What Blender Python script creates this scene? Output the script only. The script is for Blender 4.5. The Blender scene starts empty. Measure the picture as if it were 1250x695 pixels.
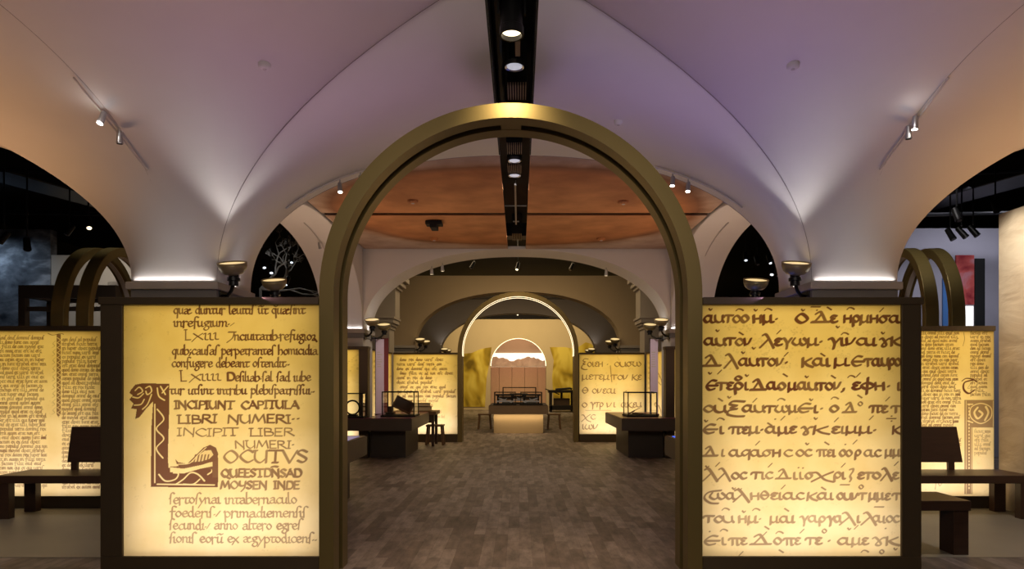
import bpy, math, random
import numpy as np
from mathutils import Vector

# ------------------------------------------------------------------ camera, world, exposure
SC = bpy.context.scene
COL = SC.collection
F = 800.0            # focal length in pixels of the 1250 px wide frame
EYE = 1.5
VPX, VPY = 634.0, 463.0
cam_d = bpy.data.cameras.new('camera')
cam_d.sensor_width = 36.0
cam_d.lens = F / 1250.0 * 36.0
cam_d.shift_x = -(VPX - 625.0) / 1250.0
cam_d.shift_y = (VPY - 347.5) / 1250.0
cam_d.clip_start = 0.05
cam = bpy.data.objects.new('camera', cam_d)
cam.location = (0, 0, EYE)
cam.rotation_euler = (math.pi / 2, 0, 0)
COL.objects.link(cam)
SC.camera = cam
SC.view_settings.view_transform = 'Standard'
SC.view_settings.look = 'None'
SC.view_settings.gamma = 1.0
SC.view_settings.use_curve_mapping = False
SC.view_settings.exposure = 0.0

W = bpy.data.worlds.new('world')
SC.world = W
W.use_nodes = True
W.node_tree.nodes['Background'].inputs[0].default_value = (0.75, 0.62, 0.60, 1)
W.node_tree.nodes['Background'].inputs[1].default_value = 0.06

X0 = -0.05           # axis of the nave

def col(r, g, b):
    def f(c):
        c /= 255.0
        return c / 12.92 if c <= 0.04045 else ((c + 0.055) / 1.055) ** 2.4
    return (f(r), f(g), f(b))

# ------------------------------------------------------------------ lamps
def _aim(o, target):
    d = Vector(target) - Vector(o.location)
    o.rotation_euler = d.to_track_quat('-Z', 'Y').to_euler()

def area(loc, target, sx, sy, power, color, spread=180, parent=None):
    d = bpy.data.lights.new('area_lamp', 'AREA')
    d.shape = 'RECTANGLE'; d.size = sx; d.size_y = sy
    d.energy = power; d.color = color; d.spread = math.radians(spread)
    o = bpy.data.objects.new('area_lamp', d); o.location = loc
    _aim(o, target); COL.objects.link(o)
    if parent: o.parent = parent
    return o

def spot(loc, target, power, color, angle=60, blend=0.8, r=0.03, parent=None):
    d = bpy.data.lights.new('spot_lamp', 'SPOT')
    d.energy = power; d.color = color; d.spot_size = math.radians(angle); d.spot_blend = blend
    d.shadow_soft_size = r
    o = bpy.data.objects.new('spot_lamp', d); o.location = loc
    _aim(o, target); COL.objects.link(o)
    if parent: o.parent = parent
    return o

def point(loc, power, color, r=0.03, parent=None):
    d = bpy.data.lights.new('point_lamp', 'POINT')
    d.energy = power; d.color = color; d.shadow_soft_size = r
    o = bpy.data.objects.new('point_lamp', d); o.location = loc
    COL.objects.link(o)
    if parent: o.parent = parent
    return o

LAV = (0.74, 0.60, 1.0); PINK = (1.0, 0.62, 0.62); ORG = (1.0, 0.52, 0.24)
BLU = (0.55, 0.55, 1.0); WARM = (1.0, 0.72, 0.40); WHT = (1.0, 0.93, 0.86)
# colour washes thrown up on the vault from behind the screens
area((-2.6, 5.6, 1.95), (-2.2, 5.0, 4.0), 0.9, 0.25, 1.3, (0.86, 0.58, 1.0))
area((2.5, 5.6, 1.95), (2.1, 5.0, 4.0), 0.9, 0.25, 2.2, (0.40, 0.36, 1.0))
area((-1.9, 5.1, 2.135), (-.7, 4.6, 4.0), 0.7, 0.12, 7.0, (1.0, 0.56, 0.82))
area((1.8, 5.1, 2.135), (.6, 4.6, 4.0), 0.7, 0.12, 7.6, (0.74, 0.48, 1.0))
area((-5.6, 6.2, 1.5), (-5.5, 5.0, 4.0), 1.2, 0.3, 19, ORG, 120)
area((5.4, 6.2, 1.5), (5.3, 5.0, 4.0), 1.2, 0.3, 19, ORG, 120)
# second bay: warm wash under the parchment panels
area((-2.2, 9.9, 2.0), (-0.9, 9.9, 4.0), 0.4, 3.0, 11, (1.0, 0.74, 0.50))
area((2.1, 9.9, 2.0), (0.8, 9.9, 4.0), 0.4, 3.0, 11, (1.0, 0.74, 0.50))
area((-3.75, 9.9, 1.5), (-3.4, 10.4, 4.0), 0.2, 2.0, 14, (1.0, .58, .38))
area((3.65, 9.9, 1.5), (3.3, 10.4, 4.0), 0.2, 2.0, 14, (1.0, .58, .38))
# unseen fill lamp added behind the camera to brighten arch and frames
area((0, -0.8, 3.7), (0, 5.0, 0.9), 3.6, 0.8, 40, (1.0, 0.86, 0.70), 110)
spot((X0, 12.2, 3.9), (X0, 15.6, 1.9), 120, WARM, 70, 1.0, .06)  # unseen spot added to lift the far arch
spot((X0 - 1.2, 11.6, 3.9), (-2.95, 13.7, 1.3), 150, WHT, 40, 1.0, .05)  # this pair of unseen spots is added to brighten the banners
spot((X0 + 1.2, 11.6, 3.9), (2.9, 13.7, 1.3), 150, WHT, 40, 1.0, .05)
spot((4.7, 5.2, 3.2), (4.6, 6.3, 0), 110, WHT, 80, 1.0, .05)  # unseen spots added over both aisles to lighten their floors
spot((-4.8, 5.2, 3.2), (-4.6, 6.3, 0), 60, WHT, 80, 1.0, .05)
spot((-.065, 5.08, 3.43), (-.065, 5.1, 0), 170, (1.0, .70, .42), 60, 1.0, .04)  # added spot under the front arch crown, warms the floor below
spot((X0, 15.75, 3.42), (X0, 15.75, 0), 50, WARM, 90, 1.0, .04)
# unseen area lights added high in the open ceilings to brighten the far bays
area((X0, 16.2, 4.9), (X0, 16.6, 0), 4.0, 1.6, 75, WARM)
area((X0, 22.0, 4.9), (X0, 22.2, 0), 4.0, 1.6, 60, WARM)
area((X0, 28.0, 4.9), (X0, 31.9, 2.0), 6.0, 1.0, 330, (1.0, .76, .38))
area((X0, 34.0, 4.4), (X0, 36.0, 1.5), 2.6, 0.4, 70, (1.0, 0.60, 0.40))
# downlights in the ceiling slots, over the walkway
for y_, p_ in ((3.4, 40), (8.6, 60), (11.4, 60)):
    spot((X0, y_, 4.3), (X0, y_ + .3, 0), p_ * 1.6, (1.0, 0.86, 0.74), 100, 1.0, 0.06)

# ------------------------------------------------------------------ materials
def mat(name, c, rough=0.6, metal=0.0, vary=0.12, scale=6.0, bump=0.0, emit=None, estr=0.0, spec=0.4,
        stretch=(1, 1, 1)):
    m = bpy.data.materials.new(name); m.use_nodes = True
    nt = m.node_tree; p = nt.nodes['Principled BSDF']
    tc = nt.nodes.new('ShaderNodeTexCoord'); mp = nt.nodes.new('ShaderNodeMapping')
    mp.inputs['Scale'].default_value = stretch
    nt.links.new(tc.outputs['Object'], mp.inputs['Vector'])
    nz = nt.nodes.new('ShaderNodeTexNoise'); nz.inputs['Scale'].default_value = scale
    nz.inputs['Detail'].default_value = 4
    nt.links.new(mp.outputs['Vector'], nz.inputs['Vector'])
    mx = nt.nodes.new('ShaderNodeMix'); mx.data_type = 'RGBA'
    mx.inputs[6].default_value = tuple(v * (1 - vary) for v in c) + (1,)
    mx.inputs[7].default_value = tuple(min(1, v * (1 + vary)) for v in c) + (1,)
    nt.links.new(nz.outputs['Fac'], mx.inputs[0])
    nt.links.new(mx.outputs[2], p.inputs['Base Color'])
    p.inputs['Roughness'].default_value = rough; p.inputs['Metallic'].default_value = metal
    p.inputs['Specular IOR Level'].default_value = spec
    if bump:
        b = nt.nodes.new('ShaderNodeBump'); b.inputs['Strength'].default_value = bump
        b.inputs['Distance'].default_value = 0.02
        nt.links.new(nz.outputs['Fac'], b.inputs['Height']); nt.links.new(b.outputs['Normal'], p.inputs['Normal'])
    if emit:
        p.inputs['Emission Color'].default_value = tuple(emit) + (1,); p.inputs['Emission Strength'].default_value = estr
    return m

M = {}
M['fabric'] = mat('white_fabric', (0.74, 0.72, 0.72), 0.8, vary=0.03, scale=3)
M['seam'] = mat('seam', (0.26, 0.22, 0.23), 0.8)
M['black'] = mat('black_paint', (0.006, 0.006, 0.006), 0.7)
M['darkmetal'] = mat('dark_metal', (0.02, 0.02, 0.022), 0.35, 0.7)
M['chrome'] = mat('brushed_steel', (0.45, 0.45, 0.47), 0.3, 0.9)
M['bronze'] = mat('bronze_gilding', (0.195, 0.145, 0.050), 0.40, 0.5, vary=0.06, scale=2)
M['groove'] = mat('groove', (0.035, 0.024, 0.012), 0.6, 0.3)
M['frame'] = mat('dark_bronze_frame', (0.075, 0.052, 0.028), 0.5, 0.2, vary=0.08)
M['pier'] = mat('pier_plaster', (0.42, 0.38, 0.33), 0.7, vary=0.05)
M['pierlow'] = mat('pier_band', (0.20, 0.19, 0.18), 0.7, vary=0.05)
M['tan'] = mat('tan_plaster', (0.46, 0.36, 0.23), 0.75, vary=0.05, scale=1.5)
M['grey'] = mat('grey_plaster', (0.30, 0.27, 0.25), 0.75, vary=0.04, scale=1.5)
M['bench'] = mat('stained_oak', (0.050, 0.024, 0.014), 0.42, vary=0.35, scale=5, stretch=(1, 9, 9))
M['stool'] = mat('stool_oak', (0.16, 0.085, 0.035), 0.5, vary=0.25, scale=6, stretch=(8, 8, 1))
M['table'] = mat('table_bronze_laminate', (0.085, 0.062, 0.044), 0.45, vary=0.06)
M['tablebase'] = mat('table_base', (0.060, 0.046, 0.034), 0.5, vary=0.06)
M['tantable'] = mat('pale_table_base', (0.50, 0.38, 0.22), 0.6, vary=0.04)
M['iron'] = mat('cast_iron', (0.018, 0.015, 0.014), 0.45, 0.5)
M['wood'] = mat('old_wood', (0.16, 0.08, 0.035), 0.55, vary=0.3, scale=7, stretch=(1, 7, 7))
M['wooddark'] = mat('dark_wood', (0.055, 0.032, 0.018), 0.55, vary=0.3, scale=7)
M['paper'] = mat('paper', (0.62, 0.52, 0.34), 0.8)
M['bowl'] = mat('olive_glass_bowl', (0.26, 0.21, 0.11), 0.35, 0.25, vary=0.05)
M['bowlin'] = mat('lit_bowl_liner', (0.9, 0.8, 0.55), 0.5, emit=(1.0, 0.72, 0.32), estr=0.85)
M['lamp'] = mat('lamp_lens', (0.9, 0.9, 0.9), 0.4, emit=(1.0, 0.93, 0.82), estr=14)
M['lampwarm'] = mat('warm_lens', (0.9, 0.85, 0.7), 0.4, emit=(1.0, 0.80, 0.5), estr=3)
M['lampcool'] = mat('cool_lens', (0.9, 0.9, 0.95), 0.4, emit=(0.8, 0.9, 1.0), estr=1.4)
M['lampdim'] = mat('frosted_lens', (0.7, 0.7, 0.75), 0.4, emit=(0.85, 0.88, 1.0), estr=0.45)
M['led'] = mat('led_strip', (0.9, 0.8, 0.6), 0.4, emit=(1.0, 0.80, 0.50), estr=2.4)
M['white'] = mat('white_plastic', (0.55, 0.52, 0.52), 0.5)
M['purple'] = mat('purple_banner', (0.74, 0.56, 0.65), 0.6, vary=0.1)
M['red'] = mat('red_banner', (0.20, 0.03, 0.03), 0.6, vary=0.1)
M['magenta'] = mat('magenta_top', (0.16, 0.035, 0.075), 0.3, vary=0.2, scale=3)
M['blue'] = mat('blue_screen', (0.02, 0.05, 0.3), 0.3, vary=0.4, emit=(0.03, 0.13, 1.0), estr=1.3)
M['screen'] = mat('touch_screen', (0.05, 0.05, 0.1), 0.3, vary=0.5, emit=(0.30, 0.26, 0.55), estr=0.5)
M['graywall'] = mat('lilac_grey_wall', (0.33, 0.32, 0.38), 0.75, vary=0.04)
M['twig'] = mat('pale_twig', (0.30, 0.28, 0.25), 0.6)

def glass_mat():
    m = bpy.data.materials.new('case_glass'); m.use_nodes = True
    nt = m.node_tree; p = nt.nodes['Principled BSDF']; out = nt.nodes['Material Output']
    tr = nt.nodes.new('ShaderNodeBsdfTransparent'); tr.inputs[0].default_value = (0.95, 0.96, 0.95, 1)
    gl = nt.nodes.new('ShaderNodeBsdfGlossy'); gl.inputs['Roughness'].default_value = 0.03
    mx = nt.nodes.new('ShaderNodeMixShader'); fr = nt.nodes.new('ShaderNodeFresnel'); fr.inputs[0].default_value = 1.25
    nt.links.new(fr.outputs[0], mx.inputs[0]); nt.links.new(tr.outputs[0], mx.inputs[1]); nt.links.new(gl.outputs[0], mx.inputs[2])
    nt.links.new(mx.outputs[0], out.inputs[0]); nt.nodes.remove(p)
    return m
M['glass'] = glass_mat()

def floor_mat(name, c1, c2, scale):
    m = bpy.data.materials.new(name); m.use_nodes = True
    nt = m.node_tree; p = nt.nodes['Principled BSDF']
    tc = nt.nodes.new('ShaderNodeTexCoord'); mp = nt.nodes.new('ShaderNodeMapping')
    mp.inputs['Rotation'].default_value = (0, 0, math.pi / 2)
    nt.links.new(tc.outputs['Object'], mp.inputs['Vector'])
    br = nt.nodes.new('ShaderNodeTexBrick')
    br.inputs['Color1'].default_value = c1 + (1,); br.inputs['Color2'].default_value = c2 + (1,)
    br.inputs['Mortar'].default_value = tuple(v * 0.55 for v in c1) + (1,)
    br.inputs['Scale'].default_value = scale; br.inputs['Mortar Size'].default_value = 0.0008
    br.inputs['Brick Width'].default_value = 0.55; br.inputs['Row Height'].default_value = 0.11
    br.inputs['Bias'].default_value = -0.1
    nt.links.new(mp.outputs['Vector'], br.inputs['Vector'])
    nz = nt.nodes.new('ShaderNodeTexNoise'); nz.inputs['Scale'].default_value = 2.2; nz.inputs['Detail'].default_value = 9; nz.inputs['Roughness'].default_value = .68
    mp2 = nt.nodes.new('ShaderNodeMapping'); mp2.inputs['Scale'].default_value = (5, 1.6, 1)
    nt.links.new(tc.outputs['Object'], mp2.inputs['Vector']); nt.links.new(mp2.outputs['Vector'], nz.inputs['Vector'])
    mx = nt.nodes.new('ShaderNodeMix'); mx.data_type = 'RGBA'; mx.blend_type = 'MULTIPLY'
    mx.inputs[0].default_value = 1.0
    rp = nt.nodes.new('ShaderNodeValToRGB')
    rp.color_ramp.elements[0].position = 0.3; rp.color_ramp.elements[0].color = (0.42, 0.42, 0.42, 1)
    rp.color_ramp.elements[1].position = 0.7; rp.color_ramp.elements[1].color = (1.3, 1.25, 1.2, 1)
    nt.links.new(nz.outputs['Fac'], rp.inputs[0])
    nt.links.new(br.outputs['Color'], mx.inputs[6]); nt.links.new(rp.outputs[0], mx.inputs[7])
    nt.links.new(mx.outputs[2], p.inputs['Base Color'])
    p.inputs['Roughness'].default_value = 0.55; p.inputs['Specular IOR Level'].default_value = 0.3
    return m
M['floor'] = floor_mat('plank_floor', (0.15, 0.120, 0.104), (0.31, 0.262, 0.235), 1.0)
M['tile'] = mat('grey_tile_floor', (0.24, 0.215, 0.17), 0.5, vary=.12, scale=2)

def ramp_mat(name, stops, scale, rough=0.8, detail=6, dist=0.6, stretch=(1, 1, 1), bump=0.0, kind='noise'):
    m = bpy.data.materials.new(name); m.use_nodes = True
    nt = m.node_tree; p = nt.nodes['Principled BSDF']
    tc = nt.nodes.new('ShaderNodeTexCoord'); mp = nt.nodes.new('ShaderNodeMapping')
    mp.inputs['Scale'].default_value = stretch
    nt.links.new(tc.outputs['Object'], mp.inputs['Vector'])
    nz = nt.nodes.new('ShaderNodeTexNoise'); nz.inputs['Scale'].default_value = scale
    nz.inputs['Detail'].default_value = detail; nz.inputs['Distortion'].default_value = dist
    nt.links.new(mp.outputs['Vector'], nz.inputs['Vector'])
    rp = nt.nodes.new('ShaderNodeValToRGB')
    while len(rp.color_ramp.elements) < len(stops): rp.color_ramp.elements.new(0.5)
    for e, (t, c) in zip(rp.color_ramp.elements, stops):
        e.position = t; e.color = tuple(c) + (1,)
    nt.links.new(nz.outputs['Fac'], rp.inputs[0]); nt.links.new(rp.outputs[0], p.inputs['Base Color'])
    p.inputs['Roughness'].default_value = rough; p.inputs['Specular IOR Level'].default_value = 0.2
    if bump:
        b = nt.nodes.new('ShaderNodeBump'); b.inputs['Strength'].default_value = bump; b.inputs['Distance'].default_value = 0.04
        nt.links.new(nz.outputs['Fac'], b.inputs['Height']); nt.links.new(b.outputs['Normal'], p.inputs['Normal'])
    return m
M['stone'] = ramp_mat('limestone', [(0.25, (0.30, 0.24, 0.17)), (0.55, (0.46, 0.38, 0.28)), (0.8, (0.52, 0.45, 0.35))], 1.6,
                      stretch=(1, 1, 2.4), bump=0.7)
M['mural'] = ramp_mat('night_mural', [(0.3, (0.01, 0.013, 0.02)), (0.5, (0.10, 0.11, 0.13)), (0.62, (0.30, 0.32, 0.36)), (0.8, (0.04, 0.05, 0.07))],
                      1.6, detail=12, dist=.25, stretch=(1, 1, 1.8))
M['rock'] = ramp_mat('gold_rock_mural', [(0.36, (0.14, 0.09, 0.008)), (0.5, (0.42, 0.29, 0.03)), (0.62, (0.62, 0.48, 0.09))], 1.1, dist=.6, detail=2, stretch=(1.2, 1, .7))
M['hill'] = ramp_mat('hill_print', [(0.35, (0.62, 0.50, 0.36)), (0.65, (0.85, 0.74, 0.56))], 2.5)
M['pinkpanel'] = mat('pink_wood_panel', (0.62, 0.40, 0.26), 0.6, vary=0.08)
M['poster'] = ramp_mat('red_poster', [(0.35, (0.25, 0.02, 0.03)), (0.5, (0.55, 0.10, 0.09)), (0.65, (0.50, 0.30, 0.36))], 2.2)

def parchment_panel_mat():
    # printed parchment canvas: an aged oval field with a darker ring
    m = bpy.data.materials.new('parchment_canvas'); m.use_nodes = True
    nt = m.node_tree; p = nt.nodes['Principled BSDF']
    g = nt.nodes.new('ShaderNodeNewGeometry'); sp = nt.nodes.new('ShaderNodeSeparateXYZ')
    nt.links.new(g.outputs['Position'], sp.inputs[0])
    def mth(op, a, b=None):
        n = nt.nodes.new('ShaderNodeMath'); n.operation = op
        for i, v in enumerate((a, b)):
            if v is None: continue
            if isinstance(v, (int, float)): n.inputs[i].default_value = v
            else: nt.links.new(v, n.inputs[i])
        return n.outputs[0]
    ex = mth('POWER', mth('ABSOLUTE', mth('DIVIDE', mth('SUBTRACT', sp.outputs[0], X0), 2.95)), 2.3)
    ey = mth('POWER', mth('ABSOLUTE', mth('DIVIDE', mth('SUBTRACT', sp.outputs[1], 9.95), 2.45)), 2.3)
    r = mth('ADD', ex, ey)
    nz = nt.nodes.new('ShaderNodeTexNoise'); nz.inputs['Scale'].default_value = 2.5; nz.inputs['Detail'].default_value = 5
    r = mth('ADD', r, mth('MULTIPLY', mth('SUBTRACT', nz.outputs['Fac'], 0.5), 0.25))
    rp = nt.nodes.new('ShaderNodeValToRGB')
    cs = [(0.0, (0.58, 0.27, 0.11)), (0.66, (0.54, 0.22, 0.08)), (0.80, (0.30, 0.13, 0.06)), (0.90, (0.50, 0.33, 0.23)), (1.0, (0.52, 0.38, 0.30))]
    while len(rp.color_ramp.elements) < len(cs): rp.color_ramp.elements.new(0.5)
    for e, (t, c) in zip(rp.color_ramp.elements, cs): e.position = t; e.color = c + (1,)
    nt.links.new(r, rp.inputs[0])
    n2 = nt.nodes.new('ShaderNodeTexNoise'); n2.inputs['Scale'].default_value = 5; n2.inputs['Detail'].default_value = 5
    r2 = nt.nodes.new('ShaderNodeValToRGB'); r2.color_ramp.elements[0].position = .35; r2.color_ramp.elements[0].color = (.75, .7, .66, 1)
    r2.color_ramp.elements[1].position = .65; r2.color_ramp.elements[1].color = (1.1, 1.1, 1.1, 1)
    nt.links.new(n2.outputs['Fac'], r2.inputs[0])
    mx = nt.nodes.new('ShaderNodeMix'); mx.data_type = 'RGBA'; mx.blend_type = 'MULTIPLY'; mx.inputs[0].default_value = 1
    nt.links.new(rp.outputs[0], mx.inputs[6]); nt.links.new(r2.outputs[0], mx.inputs[7])
    nt.links.new(mx.outputs[2], p.inputs['Base Color']); p.inputs['Roughness'].default_value = 0.8
    return m
M['canvas'] = parchment_panel_mat()

def sheet_mat():
    # translucent printed film: parchment ground, ink from the mesh's own 'ink' attribute
    m = bpy.data.materials.new('backlit_manuscript_film'); m.use_nodes = True
    nt = m.node_tree; p = nt.nodes['Principled BSDF']; out = nt.nodes['Material Output']; nt.nodes.remove(p)
    tc = nt.nodes.new('ShaderNodeTexCoord')
    nz = nt.nodes.new('ShaderNodeTexNoise'); nz.inputs['Scale'].default_value = 2.2; nz.inputs['Detail'].default_value = 7
    nt.links.new(tc.outputs['Object'], nz.inputs['Vector'])
    rp = nt.nodes.new('ShaderNodeValToRGB')
    rp.color_ramp.elements[0].position = 0.3; rp.color_ramp.elements[0].color = (0.78, 0.58, 0.25, 1)
    rp.color_ramp.elements[1].position = 0.65; rp.color_ramp.elements[1].color = (0.90, 0.72, 0.38, 1)
    nt.links.new(nz.outputs['Fac'], rp.inputs[0])
    at = nt.nodes.new('ShaderNodeAttribute'); at.attribute_name = 'ink'
    mx = nt.nodes.new('ShaderNodeMix'); mx.data_type = 'RGBA'; mx.inputs[7].default_value = (0.135, 0.046, 0.030, 1)
    nt.links.new(at.outputs['Fac'], mx.inputs[0]); nt.links.new(rp.outputs[0], mx.inputs[6])
    tl = nt.nodes.new('ShaderNodeBsdfTranslucent'); df = nt.nodes.new('ShaderNodeBsdfDiffuse')
    nt.links.new(mx.outputs[2], tl.inputs[0]); nt.links.new(mx.outputs[2], df.inputs[0])
    ms = nt.nodes.new('ShaderNodeMixShader'); ms.inputs[0].default_value = 0.2
    nt.links.new(tl.outputs[0], ms.inputs[1]); nt.links.new(df.outputs[0], ms.inputs[2])
    nt.links.new(ms.outputs[0], out.inputs[0])
    return m
M['sheet'] = sheet_mat()
M['boxin'] = mat('light_box_lining', (0.75, 0.66, 0.45), 0.8, vary=0.02)

# ------------------------------------------------------------------ mesh helpers
class MB:
    def __init__(s): s.v = []; s.f = []
    def _add(s, vs, fs):
        n = len(s.v); s.v += [tuple(v) for v in vs]; s.f += [tuple(i + n for i in f) for f in fs]; return s
    def box(s, x0, x1, y0, y1, z0, z1):
        vs = [(x0, y0, z0), (x1, y0, z0), (x1, y1, z0), (x0, y1, z0), (x0, y0, z1), (x1, y0, z1), (x1, y1, z1), (x0, y1, z1)]
        return s._add(vs, [(0, 3, 2, 1), (4, 5, 6, 7), (0, 1, 5, 4), (1, 2, 6, 5), (2, 3, 7, 6), (3, 0, 4, 7)])
    def hexa(s, bottom, top):
        return s._add(list(bottom) + list(top), [(0, 3, 2, 1), (4, 5, 6, 7), (0, 1, 5, 4), (1, 2, 6, 5), (2, 3, 7, 6), (3, 0, 4, 7)])
    def bar(s, p, q, w, h=None):
        h = h or w
        p = Vector(p); q = Vector(q); d = (q - p).normalized()
        up = Vector((0, 0, 1)) if abs(d.z) < 0.95 else Vector((0, 1, 0))
        a = d.cross(up).normalized() * w / 2; b = a.cross(d).normalized() * h / 2
        return s.hexa([p - a - b, p + a - b, p + a + b, p - a + b], [q - a - b, q + a - b, q + a + b, q - a + b])
    def tube(s, pts, r, n=10, caps=True):
        pts = [Vector(p) for p in pts]; rs = r if isinstance(r, (list, tuple)) else [r] * len(pts)
        rings = []
        for i, p in enumerate(pts):
            d = (pts[min(i + 1, len(pts) - 1)] - pts[max(i - 1, 0)]).normalized()
            up = Vector((0, 0, 1)) if abs(d.z) < 0.9 else Vector((0, 1, 0))
            a = d.cross(up).normalized(); b = a.cross(d).normalized()
            rings.append([p + (a * math.cos(2 * math.pi * k / n) + b * math.sin(2 * math.pi * k / n)) * rs[i] for k in range(n)])
        vs = [v for rr in rings for v in rr]; fs = []
        for i in range(len(pts) - 1):
            for k in range(n):
                k2 = (k + 1) % n
                fs.append((i * n + k, i * n + k2, (i + 1) * n + k2, (i + 1) * n + k))
        if caps:
            fs.append(tuple(range(n))[::-1]); fs.append(tuple((len(pts) - 1) * n + k for k in range(n)))
        return s._add(vs, fs)
    def lathe(s, prof, c=(0, 0, 0), n=32):
        vs = []; fs = []
        for r, z in prof:
            for k in range(n):
                a = 2 * math.pi * k / n
                vs.append((c[0] + r * math.cos(a), c[1] + r * math.sin(a), c[2] + z))
        for i in range(len(prof) - 1):
            for k in range(n):
                k2 = (k + 1) % n
                fs.append((i * n + k, i * n + k2, (i + 1) * n + k2, (i + 1) * n + k))
        if prof[0][0] > 1e-4: fs.append(tuple(range(n))[::-1])
        if prof[-1][0] > 1e-4: fs.append(tuple((len(prof) - 1) * n + k for k in range(n)))
        return s._add(vs, fs)
    def prism(s, poly, y0, y1):            # polygon in x-z, extruded along y
        n = len(poly)
        vs = [(x, y0, z) for x, z in poly] + [(x, y1, z) for x, z in poly]
        fs = [tuple(range(n)), tuple(range(n, 2 * n))[::-1]] + [(i, i + n, (i + 1) % n + n, (i + 1) % n) for i in range(n)]
        return s._add(vs, fs)
    def build(s, name, m, parent=None, smooth=False, bevel=0.0, seg=2, loc=None):
        me = bpy.data.meshes.new(name); me.from_pydata(s.v, [], s.f)
        me.materials.append(m)
        if smooth: me.shade_smooth()
        o = bpy.data.objects.new(name, me); COL.objects.link(o)
        if parent is not None: o.parent = parent
        if loc: o.location = loc
        me.update()
        import bmesh as _b
        bm = _b.new(); bm.from_mesh(me); _b.ops.recalc_face_normals(bm, faces=bm.faces); bm.to_mesh(me); bm.free()
        if bevel:
            md = o.modifiers.new('bevel', 'BEVEL'); md.width = bevel; md.segments = seg; md.limit_method = 'ANGLE'
        if smooth == 'auto':
            md = o.modifiers.new('wn', 'WEIGHTED_NORMAL')
        return o

def thing(name, label, cat, loc=(0, 0, 0), group=None, rz=0.0):
    o = bpy.data.objects.new(name, None); o.empty_display_size = 0.1
    COL.objects.link(o); o.location = loc; o.rotation_euler = (0, 0, rz)
    o['label'] = label; o['category'] = cat
    if group: o['group'] = group
    return o
def tag(o, label, cat, group=None, kind=None):
    o['label'] = label; o['category'] = cat
    if group: o['group'] = group
    if kind: o['kind'] = kind
    return o
def struct(o, label=None, cat=None):
    o['kind'] = 'structure'
    if label: o['label'] = label
    if cat: o['category'] = cat
    return o
def copy_tree(o, parent=None):
    c = o.copy(); COL.objects.link(c)
    if parent is not None: c.parent = parent
    for ch in [x for x in COL.objects if x.parent == o]: copy_tree(ch, c)
    return c
def dup(o, loc, label, rz=None, group=None, scale=None):
    c = copy_tree(o); c.location = loc; c['label'] = label
    if rz is not None: c.rotation_euler = (0, 0, rz)
    if group: c['group'] = group
    if scale: c.scale = scale
    return c
def P(px, py, D):                      # photograph direction at a depth -> place in the hall
    return Vector(((px - VPX) * D / F, D, EYE + (VPY - py) * D / F))
# ------------------------------------------------------------------ the hall
struct(MB().box(-13, 13, -1.5, 38, -0.2, 0).build('floor', M['floor']))
struct(MB().box(2.95, 5.9, 5.5, 7.58, 0.0, 0.004).build('floor', M['tile']))
struct(MB().box(-5.9, -3.0, 5.5, 7.58, 0.0, 0.004).build('floor', M['tile']))
struct(MB().box(-13, 13, 2.0, 38, 5.4, 5.5).build('ceiling', M['black']))
struct(MB().box(-13.1, -13, 2, 38, 0, 5.4).build('wall_left', M['black']))
struct(MB().box(13, 13.1, 2, 38, 0, 5.4).build('wall_right', M['black']))

ZS, H, A, B, YC, PW = 2.46, 1.54, 2.95, 2.65, 3.85, 0.80
PO = 3.79            # outer face of the pillars, from the axis
AA, AC = 2.80, PO + 2.80
def prof(s, n=2.2): return ZS + H * max(0.0, 1 - abs(s) ** n) ** (1 / n)
def fz(x): return prof(min(1, abs(x - X0) / A))
def svals(n=56): return [math.sin(i / n * math.pi / 2) for i in range(n + 1)]
SLOT = 0.165

class Vault(MB):
    def strip(s, rows):      # rows of two points each
        n = len(s.v)
        for a, b in rows: s.v += [tuple(a), tuple(b)]
        for i in range(len(rows) - 1): s.f.append((n + 2 * i, n + 2 * i + 1, n + 2 * i + 3, n + 2 * i + 2))
        return s
def finish_fabric(o, t=0.015):
    md = o.modifiers.new('thickness', 'SOLIDIFY'); md.thickness = t; md.offset = 0
    return o
v = Vault()
SMIN = 0.62
for sg in (-1, 1):
    ss = [s for s in svals() if s > SLOT / A]; ss = [SLOT / A] + ss
    v.strip([((X0 + sg * A * s, YC + B * s, prof(s)), (X0 + sg * A * s, YC + B + PW, prof(s))) for s in ss])
    v.strip([((X0 + sg * A * s, YC - B * s, prof(s)), (X0 + sg * A * s, YC - B * SMIN, prof(s))) for s in ss if s <= SMIN])
    for half in (1, -1):
        rows = []
        for s in svals():
            if half < 0 and s > SMIN: break
            xi = max(A * s, SLOT); xo = AC - AA * s
            rows.append(((X0 + sg * xi, YC + half * B * s, prof(s)), (X0 + sg * xo, YC + half * B * s, prof(s))))
        v.strip(rows)
    rows = [((X0 + sg * (AC - AA * s), YC + B * abs(s), prof(s)), (X0 + sg * (AC - AA * s), YC + B + 0.02, prof(s)))
            for s in [-x for x in svals()[:30]][::-1] + svals()[1:]]
    v.strip(rows)
    rows = [((X0 + sg * (AC - AA * s), YC + B * abs(s), prof(s)), (X0 + sg * (AC + AA * 0.8), YC + B * abs(s), prof(s))) for s in [-x for x in svals()[:30]][::-1]]
    v.strip(rows)
cl = finish_fabric(v.build('ceiling', M['fabric'], smooth=True)); struct(cl)

def vz(x, y):
    u = abs(x - X0)
    t = min(1, abs(y - YC) / B)
    g = prof(t)
    if y > YC + B: g = ZS
    f = prof(min(1, u / A)) if u < PO else prof(min(1, abs(u - AC) / AA))
    if PO > u > A: f = ZS
    return max(f, g)
def on_vault(px, py, lift=0.0):
    lo, hi = 2.6, 7.3
    D = lo; prev = None
    while D < hi:
        p = P(px, py, D)
        if p.z >= vz(p.x, p.y) - lift: return p
        D += 0.004
    return P(px, py, hi)
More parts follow.
